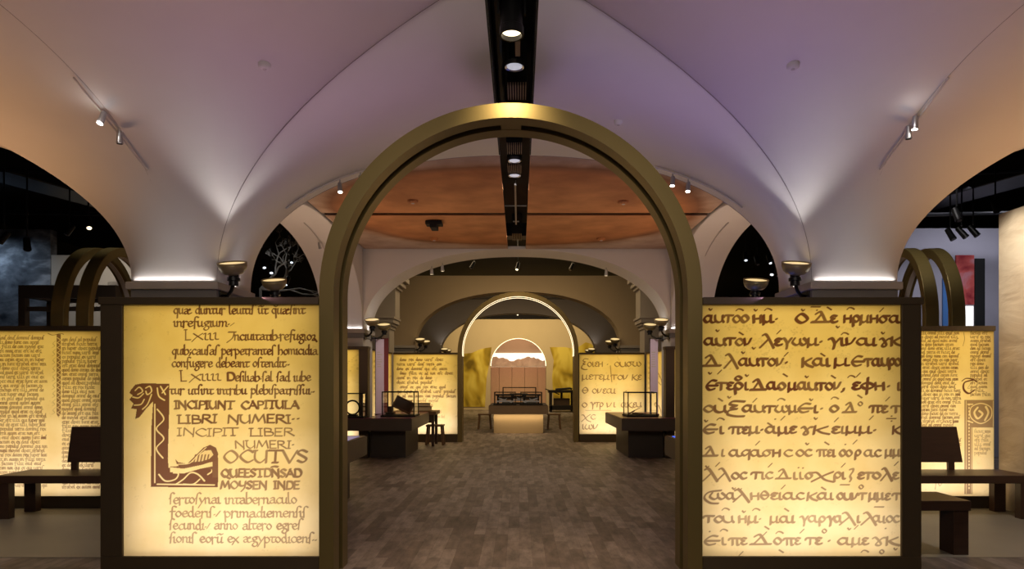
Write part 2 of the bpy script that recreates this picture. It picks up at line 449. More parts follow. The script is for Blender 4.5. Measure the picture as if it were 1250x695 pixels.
# sewn seams of the fabric
def seam(pts, r=0.0022):
    struct(MB().tube(pts, r, 6).build('trim_seam', M['seam']))
for sg in (-1, 1):
    seam([(X0 + sg * A * s, YC + B * s, prof(s) - 0.012) for s in svals(30) if s > SLOT / A])
    seam([(X0 + sg * 3.38, YC + B * s, prof(s) - 0.008) for s in svals(30)], 0.0012)
    seam([(X0 + sg * A * s, YC + B + PW, prof(s) - 0.004) for s in svals(30) if s > SLOT / A], 0.006)

# dark service slot running along the crown
z0 = 3.99
sl = MB().box(X0 - SLOT - .012, X0 - SLOT, 2.2, 7.28, z0, 4.55).box(X0 + SLOT, X0 + SLOT + .012, 2.2, 7.28, z0, 4.55)
sl.box(X0 - SLOT, X0 + SLOT, 2.2, 7.28, 4.52, 4.55)
struct(sl.build('ceiling_slot', M['black']))

# second bay: four parchment canvases with a dark cross slot between them
ZC = 4.0
Y2A, Y2B = YC + B + PW + 0.04, 12.58
quads = [(-1, Y2A, 9.87, 'front left'), (1, Y2A, 9.87, 'front right'), (-1, 10.03, Y2B, 'rear left'), (1, 10.03, Y2B, 'rear right')]
for sg, ya, yb, nm in quads:
    xa, xb = sorted((X0 + sg * 0.17, X0 + sg * 2.93))
    o = MB().box(xa, xb, ya, yb, ZC, ZC + 0.03).build('ceiling_panel', M['canvas'], bevel=0.008)
    tag(o, '%s quarter of the orange parchment canvas ceiling beyond the near arch' % nm, 'ceiling panel', 'parchment ceiling panels')
bs = MB().box(X0 - 3.0, X0 + 3.0, Y2A - .04, Y2B, 4.5, 4.53)
struct(bs.build('ceiling_slot', M['black']))
# side arches of the second bay
for sg, nm in ((-1, 'left'), (1, 'right')):
    v = Vault(); YD = 9.95
    ss = [-x for x in svals(40)][::-1] + svals(40)[1:]
    v.strip([((X0 + sg * 2.97, YD + B * s, prof(s)), (X0 + sg * 3.75, YD + B * s, prof(s))) for s in ss])
    v.strip([((X0 + sg * 2.97, YD + B * s, prof(s)), (X0 + sg * 2.97, YD + B * s, 4.06)) for s in ss])
    struct(finish_fabric(v.build('wall_arch_' + nm, M['fabric'], smooth=False)))

def arch_wall(name, y0, y1, zt, xh, m, zbase=0.0, soffit=None):
    v = Vault(); ss = svals(48); full = [-x for x in ss][::-1] + ss[1:]
    for y in (y0, y1):
        v.strip([((X0 + A * s, y, prof(s)), (X0 + A * s, y, zt)) for s in full])
        for sg in (-1, 1):
            v.strip([((X0 + sg * A, y, zbase), (X0 + sg * A, y, zt)), ((X0 + sg * xh, y, zbase), (X0 + sg * xh, y, zt))])
    v.strip([((X0 + A * s, y0, prof(s)), (X0 + A * s, y1, prof(s))) for s in full])
    v.strip([((X0 - xh, y0, zt), (X0 - xh, y1, zt)), ((X0 + xh, y0, zt), (X0 + xh, y1, zt))])
    for sg in (-1, 1):
        v.strip([((X0 + sg * xh, y0, zbase), (X0 + sg * xh, y1, zbase)), ((X0 + sg * xh, y0, zt), (X0 + sg * xh, y1, zt))])
    return struct(v.build(name, m))
arch_wall('wall_second_arch', 12.62, 13.42, 4.06, 3.75, M['fabric'], ZS)
arch_wall('wall_third_arch', 18.75, 19.3, 4.46, 5.6, M['tan'], ZS)
arch_wall('wall_fourth_arch', 24.85, 25.4, 4.52, 6.5, M['grey'], ZS)
for sg, nm in ((-1, 'left'), (1, 'right')):
    xa, xb = sorted((X0 + sg * PO, X0 + sg * 5.6))
    struct(MB().box(xa, xb, 18.8, 19.25, 0, ZS).build('wall_third_arch_' + nm, M['tan']))
    xa, xb = sorted((X0 + sg * PO, X0 + sg * 6.5))
    struct(MB().box(xa, xb, 24.9, 25.35, 0, ZS).build('wall_fourth_arch_' + nm, M['grey']))
    xa, xb = sorted((X0 + sg * 5.6, X0 + sg * 5.7))
    struct(MB().box(xa, xb, 19.3, 24.8, 0, 4.5).build('wall_aisle_' + nm, M['grey']))

# pillars
pier = thing('pillar', '', 'pillar', group='plastered pillars of the nave')
MB().box(-.41, .41, .0, .80, 0, 2.30).build('shaft', M['pier'], pier, bevel=.01)
MB().box(-.425, .425, -.02, .82, 2.30, 2.385).build('neck_band', M['pierlow'], pier, bevel=.006)
MB().box(-.455, .455, -.06, .86, 2.385, 2.46).build('cap', M['pier'], pier, bevel=.008)
PC = X0 + 0, 3.37
order = [('first', 6.5), ('second', 12.62), ('third', 18.72), ('fourth', 24.82)]
n = 0
for nm, y in order:
    for sg, side in ((-1, 'left'), (1, 'right')):
        loc = (X0 + sg * 3.37, y, 0)
        where = 'standing right behind the big %s lit screen' % side if nm == 'first' else 'carrying the %s arch, on the %s' % (nm, side)
        lab = '%s plaster pillar with square cap %s' % ('pale' if nm == 'first' else 'plain', where)
        if n == 0: pier.location = loc; pier['label'] = lab
        else: dup(pier, loc, lab)
        n += 1
# white light strips lying on the caps of the first pillars and the second ones
for sg in (-1, 1):
    cx = X0 + sg * 3.37
    area((cx, 6.468, 2.475), (cx, 6.50, 2.9), 0.8, 0.03, .55, WHT)
    area((X0 + sg * 2.925, 6.9, 2.475), (X0 + sg * 2.95, 6.9, 2.9), 0.03, 0.8, .6, WHT)
    area((cx, 12.59, 2.475), (cx, 12.62, 2.9), 0.8, 0.03, 1.0, WHT)
    area((X0 + sg * 2.925, 13.0, 2.475), (X0 + sg * 2.95, 13.0, 2.9), 0.03, 0.8, 1.2, WHT)
    spot((X0 + sg * 2.70, 6.34, 2.70), (X0 + sg * 2.62, 5.98, 3.5), 9, WHT, 75, 1.0, 0.05)
    spot((X0 + sg * 2.80, 24.6, 2.60), (X0 + sg * 2.85, 24.9, 3.5), 5, WHT, 90, 1.0, 0.05)

# end wall with an arched opening, its murals and the panelled wall beyond
YE = 32.0; RA = 1.36; ZO = 2.14
v = Vault()
arc = [(X0 - .0 + RA * math.cos(math.pi * i / 40), ZO + RA * math.sin(math.pi * i / 40)) for i in range(41)]
for y in (YE, YE + 0.6):
    v.strip([((x, y, z), (x, y, 4.42)) for x, z in arc])
    for sg in (-1, 1):
        v.strip([((X0 + sg * RA, y, 0), (X0 + sg * RA, y, 4.42)), ((X0 + sg * 9, y, 0), (X0 + sg * 9, y, 4.42))])
path = [(X0 + RA, 0)] + arc + [(X0 - RA, 0)]
v.strip([((x, YE, z), (x, YE + .6, z)) for x, z in path])
struct(v.build('wall_far', M['tan']))
struct(MB().box(-9, 9, 36, 36.2, 0, 4.4).build('wall_end', M['tan']))
led = MB().tube([(X0 + (RA - .015) * math.cos(math.pi * i / 40), YE + .05, ZO + (RA - .015) * math.sin(math.pi * i / 40)) for i in range(41)], .014, 6)
tag(led.build('light_strip', M['led']), 'thin glowing light line around the small arched opening in the far wall', 'light strip')
t = thing('wall_cladding', 'pink lit wooden panel wall beyond the far arched opening', 'wall panel', (X0, 35.9, 0))
for i in range(5):
    o = MB().box(-1.75 + i * .70, -1.75 + i * .70 + .685, 0, .06, .1, 2.15).build('panel', M['pinkpanel'], t, bevel=.01)
hp = thing('backlit_print', 'white backlit strip printed with pale hills above the pink panels', 'print', (X0, 35.9, 2.18))
MB().box(-1.9, 1.9, 0.01, .08, 0, .74).build('light_panel', mat('white_glow', (0.9, 0.9, 0.85), emit=(1.0, 0.93, 0.80), estr=1.1), hp)
rng = random.Random(5)
hill = [(-1.8, 0.0)]
x = -1.8
while x < 1.8:
    hill.append((x, .30 + .22 * abs(math.sin(x * 1.7 + .6)) + rng.uniform(-.05, .05))); x += .12
hill += [(1.8, 0.0)]
MB().prism(hill, -.012, 0.008).build('hill_print', M['hill'], hp)

def mural(poly, lab):
    o = MB().prism([(P(px, py, YE - .02).x, P(px, py, YE - .02).z) for px, py in poly], YE - .03, YE - .002).build('rock_mural', M['rock'])
    return tag(o, lab, 'mural', 'gold rock murals on the far wall')
mural([(520, 497), (520, 452), (545, 440), (567, 432), (576, 431), (585, 427), (593, 425), (600, 424), (598, 440), (594, 462), (592, 497)],
      'yellow rock mural left of the small arched opening on the far wall')
mural([(760, 497), (760, 452), (735, 437), (722, 420), (715, 418), (706, 424), (700, 426), (690, 424), (678, 424), (671, 424), (676, 440), (674, 460), (676, 497)],
      'yellow rock mural right of the small arched opening on the far wall')

# setting of the side aisles
struct(MB().box(-13, -10.02, 14.0, 14.2, 0, 4.7).build('wall_mural', M['mural']))
struct(MB().box(-10.0, -7.1, 14.0, 14.2, 0, 4.15).build('wall_back_left', M['pier']))
struct(MB().box(6.9, 11.5, 12.6, 12.8, 0, 4.4).build('wall_back_right', M['graywall']))
struct(MB().box(5.56, 5.9, 2.2, 7.6, 0, 3.41).build('wall_stone', M['stone']))
struct(MB().box(-12.9, 12.9, 37.8, 38, 0, 5.4).build('wall_back', M['black']))
area((-11.2, 13.2, 4.5), (-11.0, 14.0, 3.4), 1.2, 0.2, 7, (0.62, 0.80, 1.0), 110)
area((-8.4, 12.6, 4.6), (-8.4, 14.0, 2.6), 1.4, 0.2, 14, (1.0, 0.90, 0.78), 120)
area((8.3, 11.0, 4.7), (8.3, 12.6, 2.7), 2.0, 0.2, 26, (0.90, 0.90, 1.0), 120)
spot((4.5, 6.0, 3.2), (5.56, 6.75, 2.2), 230, (1.0, 0.80, 0.58), 70, 1.0, 0.05)
spot((4.7, 6.9, 3.7), (5.56, 7.35, 2.9), 160, (1.0, 0.90, 0.75), 50, 1.0, 0.05)

# light strips under the island table slab
area((-.03, 17.98, .535), (-.03, 18.02, 0), 1.5, .05, 4.0, WARM)
# ------------------------------------------------------------------ pen lettering printed on the lit screens
# every letter is a few pen strokes; x-height (or capital height) is 1
G = {}
def g(k, adv, *st): G[k] = (adv, [[tuple(map(float, p.split(','))) for p in s.split()] for s in st])
g('a', 1.0, '.2,.85 .5,1 .72,.8 .74,.15 .98,.02', '.72,.6 .3,.52 .1,.25 .3,0 .6,.1 .74,.3')
g('b', .95, '.1,1.9 .1,.1 .5,0 .85,.45 .6,.95 .12,.75')
g('c', .85, '.8,.85 .45,1 .1,.5 .4,0 .8,.15')
g('d', 1.0, '.72,1.9 .74,.1 .98,.02', '.72,.75 .4,1 .1,.5 .35,0 .74,.3')
g('e', .88, '.12,.5 .72,.62 .65,.95 .35,1 .1,.5 .4,0 .85,.2')
g('f', .72, '.85,1.75 .5,1.9 .3,1.5 .28,-.45', '0,.95 .7,.97')
g('g', .95, '.95,1.02 .45,1 .12,.7 .4,.4 .75,.65 .45,1', '.4,.4 .25,.2 .75,.0 .8,-.45 .4,-.75 .08,-.45 .3,-.12')
g('h', .95, '.1,1.9 .1,0', '.1,.7 .5,1 .75,.7 .75,.15 .55,-.05')
g('i', .45, '.02,.9 .18,1 .18,.1 .42,0')
g('l', .5, '.15,1.9 .15,.15 .45,.02')
g('m', 1.45, '.02,.9 .15,1 .15,0', '.15,.75 .45,1 .63,.75 .63,0', '.63,.75 .95,1 1.15,.75 1.15,.1 1.38,.02')
g('n', 1.0, '.02,.9 .15,1 .15,0', '.15,.75 .5,1 .7,.75 .7,.1 .95,.02')
g('o', .95, '.45,1 .1,.5 .45,0 .82,.5 .45,1')
g('p', .95, '.02,.9 .15,1 .15,-.85', '.15,.75 .5,1 .85,.5 .5,0 .15,.2')
g('q', .95, '.74,1 .74,-.85', '.74,.75 .4,1 .1,.5 .4,0 .74,.3')
g('r', .75, '.02,.9 .15,1 .15,-.25', '.15,.65 .45,1 .75,.9')
g('s', .58, '.05,.85 .2,1 .18,-.1', '.2,.9 .3,1.65 .55,1.9 .8,1.72')
g('t', .8, '.0,.98 .78,.98', '.32,.98 .28,.3 .45,0 .8,.15')
g('u', 1.0, '.02,.9 .15,1 .15,.3 .35,0 .72,.3', '.72,1 .72,.1 .95,.02')
g('x', .85, '.05,.98 .8,.0', '.8,1 .3,.4 -.1,-.3')
g('y', .9, '.08,1 .45,.2', '.88,1 .4,.1 .02,-.7')
g('&', 1.35, '.1,.85 .4,1 .6,.8 .6,.1', '.6,.55 .25,.5 .1,.25 .3,0 .6,.2 .75,.7 1.05,.75 .95,1 .65,.6 .8,0 1.3,.2')
g('.', .4, '.15,.42 .25,.46'); g(',', .4, '.25,.15 .2,-.05 .05,-.3'); g(';', .45, '.2,.9 .22,.92', '.22,.35 .2,.0 .05,-.2')
g('/', .5, '.05,.2 .5,1.05'); g('~', .01, '-.85,1.45 -.55,1.6 -.3,1.45 -.05,1.58'); g('2', .8, '.1,.9 .45,1 .5,.6 .1,0 .7,0', '.45,.3 .85,-.3')
C = {}
def cg(k, adv, *st): C[k] = (adv, [[tuple(map(float, p.split(','))) for p in s.split()] for s in st])
cg('A', .85, '.05,0 .42,1', '.36,1 .8,0', '.18,.35 .62,.35'); cg('B', .7, '.12,1 .12,0', '.12,1 .5,.92 .5,.6 .14,.54', '.14,.54 .62,.45 .6,.08 .12,0')
cg('C', .8, '.75,.82 .45,1 .08,.5 .45,0 .75,.16'); cg('D', .8, '.12,1 .12,0', '.12,1 .55,.95 .74,.5 .55,.05 .12,0')
cg('E', .65, '.12,1 .12,0', '.1,1 .56,1', '.12,.53 .48,.53', '.1,0 .58,0'); cg('I', .35, '.16,1 .16,0', '.04,1 .28,1', '.04,0 .28,0')
cg('L', .65, '.14,1.02 .14,0', '.12,0 .6,.02', '.02,1 .26,1'); cg('M', 1.05, '.08,0 .24,1', '.24,1 .5,.2', '.5,.2 .8,1', '.8,1 .95,0')
cg('N', .9, '.12,1 .12,0', '.12,1 .74,.05', '.74,1 .74,-.15'); cg('O', .9, '.44,1 .08,.5 .44,0 .8,.5 .44,1')
cg('P', .7, '.12,1 .12,0', '.12,1 .56,.94 .58,.6 .14,.48'); cg('Q', .9, '.44,1 .08,.5 .44,0 .8,.5 .44,1', '.4,.15 .9,-.2')
cg('R', .8, '.12,1 .12,0', '.12,1 .52,.94 .54,.62 .14,.52', '.3,.5 .75,0'); cg('S', .65, '.58,.85 .32,1 .1,.75 .52,.3 .32,0 .06,.14')
cg('T', .8, '.02,1 .76,1', '.4,1 .4,0', '.26,0 .54,0'); cg('U', .85, '.12,1 .12,.3 .4,0 .7,.35', '.72,1 .72,0', '.02,1 .22,1'); cg('V', .85, '.05,1 .42,0', '.42,0 .8,1')
cg('Y', .8, '.1,1 .12,.5 .4,.4 .66,.6', '.68,1 .6,.2 .3,-.3'); cg('J', .6, '.5,1 .4,.2 .05,-.4', '.1,1 .6,1'); cg('.', .35, '.12,.5 .2,.52'); cg('~', .01, '-.8,1.3 -.5,1.38 -.2,1.32')
K = {}
def kg(k, adv, *st): K[k] = (adv, [[tuple(map(float, p.split(','))) for p in s.split()] for s in st])
kg('a', 1.35, '.85,.95 .4,1 .08,.5 .4,.05 .8,.4 .85,1', '.85,.95 .85,.25 1.05,.02 1.35,.12'); kg('u', 1.1, '.05,1 .1,.3 .45,0 .85,.25 .9,1', '.9,.3 1.05,.02')
kg('t', 1.05, '.0,.7 .12,.97 1.0,.97', '.5,.97 .48,.0'); kg('o', .95, '.45,1 .06,.5 .45,0 .86,.5 .45,1'); kg('O', 1.5, '.7,1.25 .1,.55 .65,-.05 1.3,.5 .7,1.25')
kg('h', 1.0, '.1,1 .12,0', '.78,1 .78,0', '.12,.5 .78,.6'); kg('m', 1.15, '.12,1 .1,-.3', '.1,.2 .4,.02 .75,.3', '.8,1 .8,.1 1.05,.05'); kg('.', .5, '.2,.5 .26,.54'); kg(',', .45, '.3,.1 .25,-.15 .1,-.3')
kg('D', 1.9, '-.05,.0 1.75,.05', '.05,.05 .3,.15 .9,1.15', '.35,1.2 .75,1.5 1.0,1.1 1.35,.1', ); kg('e', .75, '.68,.92 .35,1 .15,.75 .45,.53', '.45,.53 .1,.3 .35,0 .7,.12')
kg('E', 1.4, '1.1,1.3 .6,1.35 .08,.6 .4,0 .95,.15', '.2,.6 1.3,.62'); kg('r', .85, '.12,-.5 .12,.6 .45,1 .78,.6 .45,.1 .12,.3'); kg('R', 1.0, '.15,-.6 .15,.6 .5,1 .85,.55 .5,.05 .15,.25', '.45,1.35 .2,1.65 .5,1.95 .8,1.65 .45,1.35')
kg('s', 1.1, '.45,.95 .06,.5 .4,0 .8,.45 .45,.95', '.4,.97 1.1,.97'); kg('c', .8, '.75,.9 .4,1 .08,.5 .38,0 .75,.12'); kg('n', 1.0, '.1,1 .15,.05', '.15,.1 .5,.3 .8,1')
kg('L', 1.4, '.2,1.5 .55,1.5 1.3,-.4', '.72,.85 .05,-.3'); kg('g', 1.0, '.0,.9 .25,1 .5,.3 .45,-.5', '.9,1 .5,.2'); kg('G', 1.2, '.05,.9 .3,1 .7,.1 .5,-.2 .3,.05 .8,.9 1.1,1')
kg('w', 1.5, '.25,1 .05,.4 .4,0 .72,.3 .75,.9', '.75,.3 1.05,0 1.4,.45 1.1,1'); kg('p', 1.35, '.0,.75 .15,.97 1.3,.97', '.42,.95 .38,.0', '.92,.95 .92,.05 1.1,.0'); kg('i', .5, '.2,1 .2,.1 .4,.0')
kg('k', 1.1, '.15,1.1 .1,-.1', '.95,1.05 .25,.5', '.3,.5 .6,.1 1.1,-.15'); kg('q', 1.0, '.9,.9 .5,1 .1,.5 .4,.1 .85,.6', '.9,1 .85,-.5'); kg('T', 1.0, '.4,1.3 .05,.6 .4,0 .8,.6 .4,1.3', '.1,.65 .75,.65')
kg('X', 1.1, '1.1,1.7 .4,1.75 .15,1.3 .6,1.05', '.6,1.05 .2,.75 .5,.55', '.6,.55 .1,.3 .0,-.3 .5,-.6 1.05,-.6'); kg('x', 1.4, '.0,1 .3,.95 .8,-.1 1.4,-.5', '1.3,1.1 .8,.6 .0,-.4'); kg('Z', .8, '.1,1.5 .5,1.6 .5,1.2 .15,.5 .3,0 .15,-.4')
kg('f', 1.3, '.6,1.7 .6,-.6', '.6,1 .1,.55 .6,.1 1.15,.55 .6,1'); kg('(', .7, '.8,1.5 .2,1.2 .0,.3 .3,-.5 .7,-.6')

class Page:
    """printed film, w x h units (unit = one printed dot pitch), res samples per unit"""
    def __init__(s, w, h, res=2.0):
        s.w, s.h, s.res = w, h, res
        s.nx, s.ny = int(w * res) + 1, int(h * res) + 1
        s.a = np.zeros((s.ny, s.nx), np.float32)
        s.rng = random.Random(int(w * 31 + h))
    def dots(s, pts, wd, strength=1.0, ang=0.6, flat=0.55):
        r = s.res; ca, sa = math.cos(ang), math.sin(ang)
        R = wd * r / 2; m = int(R + 2)
        for x, y in pts:
            cx, cy = x * r, y * r
            ix, iy = int(cx), int(cy)
            xa, xb, ya, yb = max(ix - m, 0), min(ix + m + 2, s.nx), max(iy - m, 0), min(iy + m + 2, s.ny)
            if xa >= xb or ya >= yb: continue
            gx = np.arange(xa, xb)[None, :] - cx; gy = np.arange(ya, yb)[:, None] - cy
            u = gx * ca - gy * sa; q = (gx * sa + gy * ca) / flat
            d = np.sqrt(u * u + q * q)
            c = np.clip((R - d) * flat ** .5 + 0.5, 0, 1) * strength
            np.maximum(s.a[ya:yb, xa:xb], c, out=s.a[ya:yb, xa:xb])
    @staticmethod
    def smooth(pts, step):
        if len(pts) < 2: return pts
        P_ = [pts[0]] + list(pts) + [pts[-1]]
        if len(pts) > 3 and pts[0] == pts[-1]: P_[0] = pts[-2]; P_[-1] = pts[1]
        out = []
        for i in range(1, len(P_) - 2):
            p0, p1, p2, p3 = P_[i - 1:i + 3]
            L = math.hypot(p2[0] - p1[0], p2[1] - p1[1]); n = max(1, int(L / step + .5))
            for k in range(n):
                t = k / n; o = []
                for c in (0, 1):
                    if len(pts) == 2: o.append(p1[c] + (p2[c] - p1[c]) * t); continue
                    o.append(.5 * (2 * p1[c] + (p2[c] - p0[c]) * t + (2 * p0[c] - 5 * p1[c] + 4 * p2[c] - p3[c]) * t * t + (3 * p1[c] - p0[c] - 3 * p2[c] + p3[c]) * t ** 3))
                out.append(tuple(o))
        return out + [pts[-1]]
    def stroke(s, pts, wd, strength=1.0, ang=0.6, flat=0.55):
        s.dots(s.smooth(pts, .5 / s.res), wd, strength, ang, flat)
    def word(s, font, txt, x0, x1, base, xh, wd, strength=1.0, jit=0.05):
        tot = sum(font[c][0] if c in font else .7 for c in txt)
        k = (x1 - x0) / max(tot, .1); x = x0
        for c in txt:
            if c not in font: x += .7 * k; continue
            adv, st = font[c]; dy = s.rng.uniform(-jit, jit) * xh
            q = s.rng.uniform(.85, 1.0) * strength
            sl = s.rng.uniform(-.06, .10)
            for pl in st:
                s.stroke([(x + px * k * 1.06 + sl * py * xh, base + dy - py * xh) for px, py in pl], wd * s.rng.uniform(.85, 1.12), q)
            x += adv * k
    def line(s, font, txt, x0, x1, base, xh, wd, strength=1.0): s.word(font, txt, x0, x1, base, xh, wd, strength)
    def fill(s, poly, val=1.0):
        r = s.res; pts = [(x * r, y * r) for x, y in poly]
        xs = [p[0] for p in pts]; ys = [p[1] for p in pts]
        xa, xb, ya, yb = max(int(min(xs)) - 1, 0), min(int(max(xs)) + 2, s.nx), max(int(min(ys)) - 1, 0), min(int(max(ys)) + 2, s.ny)
        gx, gy = np.meshgrid(np.arange(xa, xb), np.arange(ya, yb)); ins = np.zeros(gx.shape, bool)
        for i in range(len(pts)):
            (ax, ay), (bx, by) = pts[i], pts[(i + 1) % len(pts)]
            if ay == by: continue
            ins ^= ((ay > gy) != (by > gy)) & (gx < (bx - ax) * (gy - ay) / (by - ay) + ax)
        s.a[ya:yb, xa:xb][ins] = val
    def cut(s, pts, wd):
        keep = s.a.copy(); s.a[:] = 0
        s.stroke(pts, wd, 1.0, .6, .8); m = s.a.copy(); s.a = keep * (1 - m)
    def stains(s, n, mx):
        for _ in range(n):
            x, y = s.rng.uniform(0, s.w), s.rng.uniform(0, s.h)
            s.dots([(x + s.rng.gauss(0, 2), y + s.rng.gauss(0, 1.5)) for _ in range(4)], s.rng.uniform(.8, 2.2), s.rng.uniform(.02, mx), .3, .8)
    def build(s, name, W_, H_, parent, m=None):
        """sheet in the local x-z plane, W_ x H_ metres, from the lower left corner, facing -y"""
        me = bpy.data.meshes.new(name); nx, ny = s.nx, s.ny
        gx, gz = np.meshgrid(np.linspace(0, W_, nx), np.linspace(H_, 0, ny))
        co = np.zeros((nx * ny, 3), np.float32); co[:, 0] = gx.ravel(); co[:, 2] = gz.ravel()
        idx = np.arange(nx * ny).reshape(ny, nx)
        q = np.stack([idx[1:, :-1], idx[1:, 1:], idx[:-1, 1:], idx[:-1, :-1]], -1).reshape(-1, 4)
        me.vertices.add(nx * ny); me.vertices.foreach_set('co', co.ravel())
        me.loops.add(q.size); me.loops.foreach_set('vertex_index', q.ravel().astype(np.int32))
        me.polygons.add(len(q)); me.polygons.foreach_set('loop_start', np.arange(0, q.size, 4, dtype=np.int32))
        me.update(calc_edges=True); me.validate()
        at = me.attributes.new('ink', 'FLOAT', 'POINT'); at.data.foreach_set('value', s.a.ravel().astype(np.float32))
        me.materials.append(m or M['sheet'])
        o = bpy.data.objects.new(name, me); COL.objects.link(o); o.parent = parent
        return o

# ---- page of the large left screen (units: 240 x 308)
def latin_page():
    p = Page(240, 308); ox, oy = 149, 372
    def L(f, t, x0, x1, b, xh, wd, st=1.0): p.line(f, t, x0 - ox, x1 - ox, b - oy, xh, wd, st)
    lw = 2.3  # lower lines inked weaker: wash-out by the screen glow put into the ink
    L(G, 'qu& duntur leuitis u~t qu&sint', 209.6, 371, 382.9, 6.2, lw)
    p.stroke([(338 - ox, 0), (336 - ox, 2), (333 - ox, 1)], 1.6)
    L(G, 'inrefugium.', 210, 279, 398.6, 6.2, lw); L(G, '/', 279, 284, 398.6, 4, 1.2)
    L(C, 'L', 223, 231, 415, 12.5, 2.0); L(G, 'xiii', 234, 265, 414.5, 7.6, 2.0)
    L(C, 'J', 275, 285, 414.5, 9, 2.2); L(G, 'nciuitatib.refugio2', 284, 385, 415, 6.4, lw)
    L(G, 'quib;causas perpetrantes homicidia', 207.6, 386.5, 432.8, 6.2, lw)
    L(G, 'confugere debeant ostendit..', 207.6, 352, 448.2, 6.2, lw)
    L(C, 'L', 217.5, 226, 465.4, 13, 2.0); L(G, 'xiiii', 231, 268, 464.8, 7.6, 2.0)
    L(C, 'D', 275, 285, 464.8, 9.5, 3.2); L(G, 'esiliab.sal sad iube', 285, 378, 465.4, 6.2, lw)
    L(G, 'tur utsint intribu plebispatrissui..', 205.5, 383, 481.4, 6.0, lw)
    L(C, 'INCIPIUNT CAPITULA', 211, 363.5, 499.5, 9.4, 3.1, .95)
    L(C, 'LIBRI NUMERI..', 214, 366, 517, 10, 2.9, .95)
    L(C, 'INCIPIT LIBER', 214, 358, 532.8, 9.4, 2.1, .88)
    L(C, 'NUMERI.', 284.5, 359, 547.9, 9.2, 2.1, .85)
    L(C, 'OCUTVS', 270, 375, 565.6, 14.8, 3.5, .84)
    L(C, 'QUEESTDN~SAD', 268, 367, 583, 9.4, 3.4, .82); L(C, 'MOYSEN INDE', 267, 364, 597.8, 9.2, 3.3, .8)
    L(G, 'sertosynai intabernaculo', 204.6, 361.5, 615.7, 7.0, 2.3, .74)
    L(G, 'foederis./ primadiemensis', 205.5, 373, 632.3, 6.8, 2.3, .72)
    L(G, 'secundi./ anno altero egres', 204.6, 366, 647.4, 6.8, 2.3, .72)
    L(G, 'sionis eoru~ ex &gyptodicens..', 204.6, 386, 663.6, 6.8, 2.3, .72)
    # large painted initial: knotted head, stem and foot with a beaked curl
    T = lambda pl: [(x - ox, y - oy) for x, y in pl]
    p.fill(T([(158, 476), (163, 470), (173, 468), (205, 469), (205, 489), (203, 560), (204, 572), (264, 560), (265, 584), (264, 596), (225, 596), (182, 595), (183, 520), (185, 490), (176, 500), (168, 510), (163, 512), (165, 500), (158, 499), (161, 493), (156, 488), (160, 483), (156, 480)]), .95)
    for c in ([(163, 477), (168, 473), (172, 478), (166, 482)], [(160, 485), (167, 486), (173, 481)], [(162, 495), (170, 494), (174, 488)], [(176, 474), (181, 472), (183, 478), (178, 482), (176, 478)],
              [(172, 500), (178, 494), (183, 482)], [(190, 474), (192, 484), (199, 489)], [(194, 472), (200, 482)], [(203, 472), (196, 480)],
              [(190, 500), (198, 512), (189, 524), (198, 536), (189, 548), (197, 560)], [(187, 494), (187, 590)]): p.cut(T(c), 1.7)
    for c in ([(192, 580), (200, 588), (212, 586), (216, 579), (210, 578)], [(213, 592), (222, 586), (231, 578), (240, 580), (248, 588)], [(222, 592), (234, 592), (242, 586)], [(190, 592), (260, 593)], [(252, 580), (257, 576), (256, 570)]): p.cut(T(c), 1.9)
    p.fill(T([(212, 561), (216, 566), (228, 568), (236, 560), (247, 553), (262, 555), (265, 560), (265, 584), (258, 584), (257, 574), (245, 571), (222, 578), (212, 576), (205, 574), (206, 570), (222, 571), (216, 569)]), .9)
    p.fill(T([(206, 571), (222, 573), (246, 568), (258, 564), (258, 570), (243, 573), (222, 579), (206, 577)]), 0)
    p.fill(T([(212, 561), (216, 565), (227, 567), (236, 558), (247, 547), (255, 543.5), (262, 547), (265, 555), (263, 563), (256, 565), (246, 567), (232, 569), (222, 570), (214, 567)]), .92)
    p.fill(T([(231, 565), (238, 558), (248, 551), (256, 550), (259, 556), (254, 561), (244, 564)]), .12)
    for x in (235, 239, 243, 247, 251): p.stroke(T([(x, 565), (x + 2, 556)]), 2.4, .85)
    p.cut(T([(216, 567.5), (230, 566), (240, 556), (250, 547)]), 1.2)
    p.stains(260, .14)
    return p

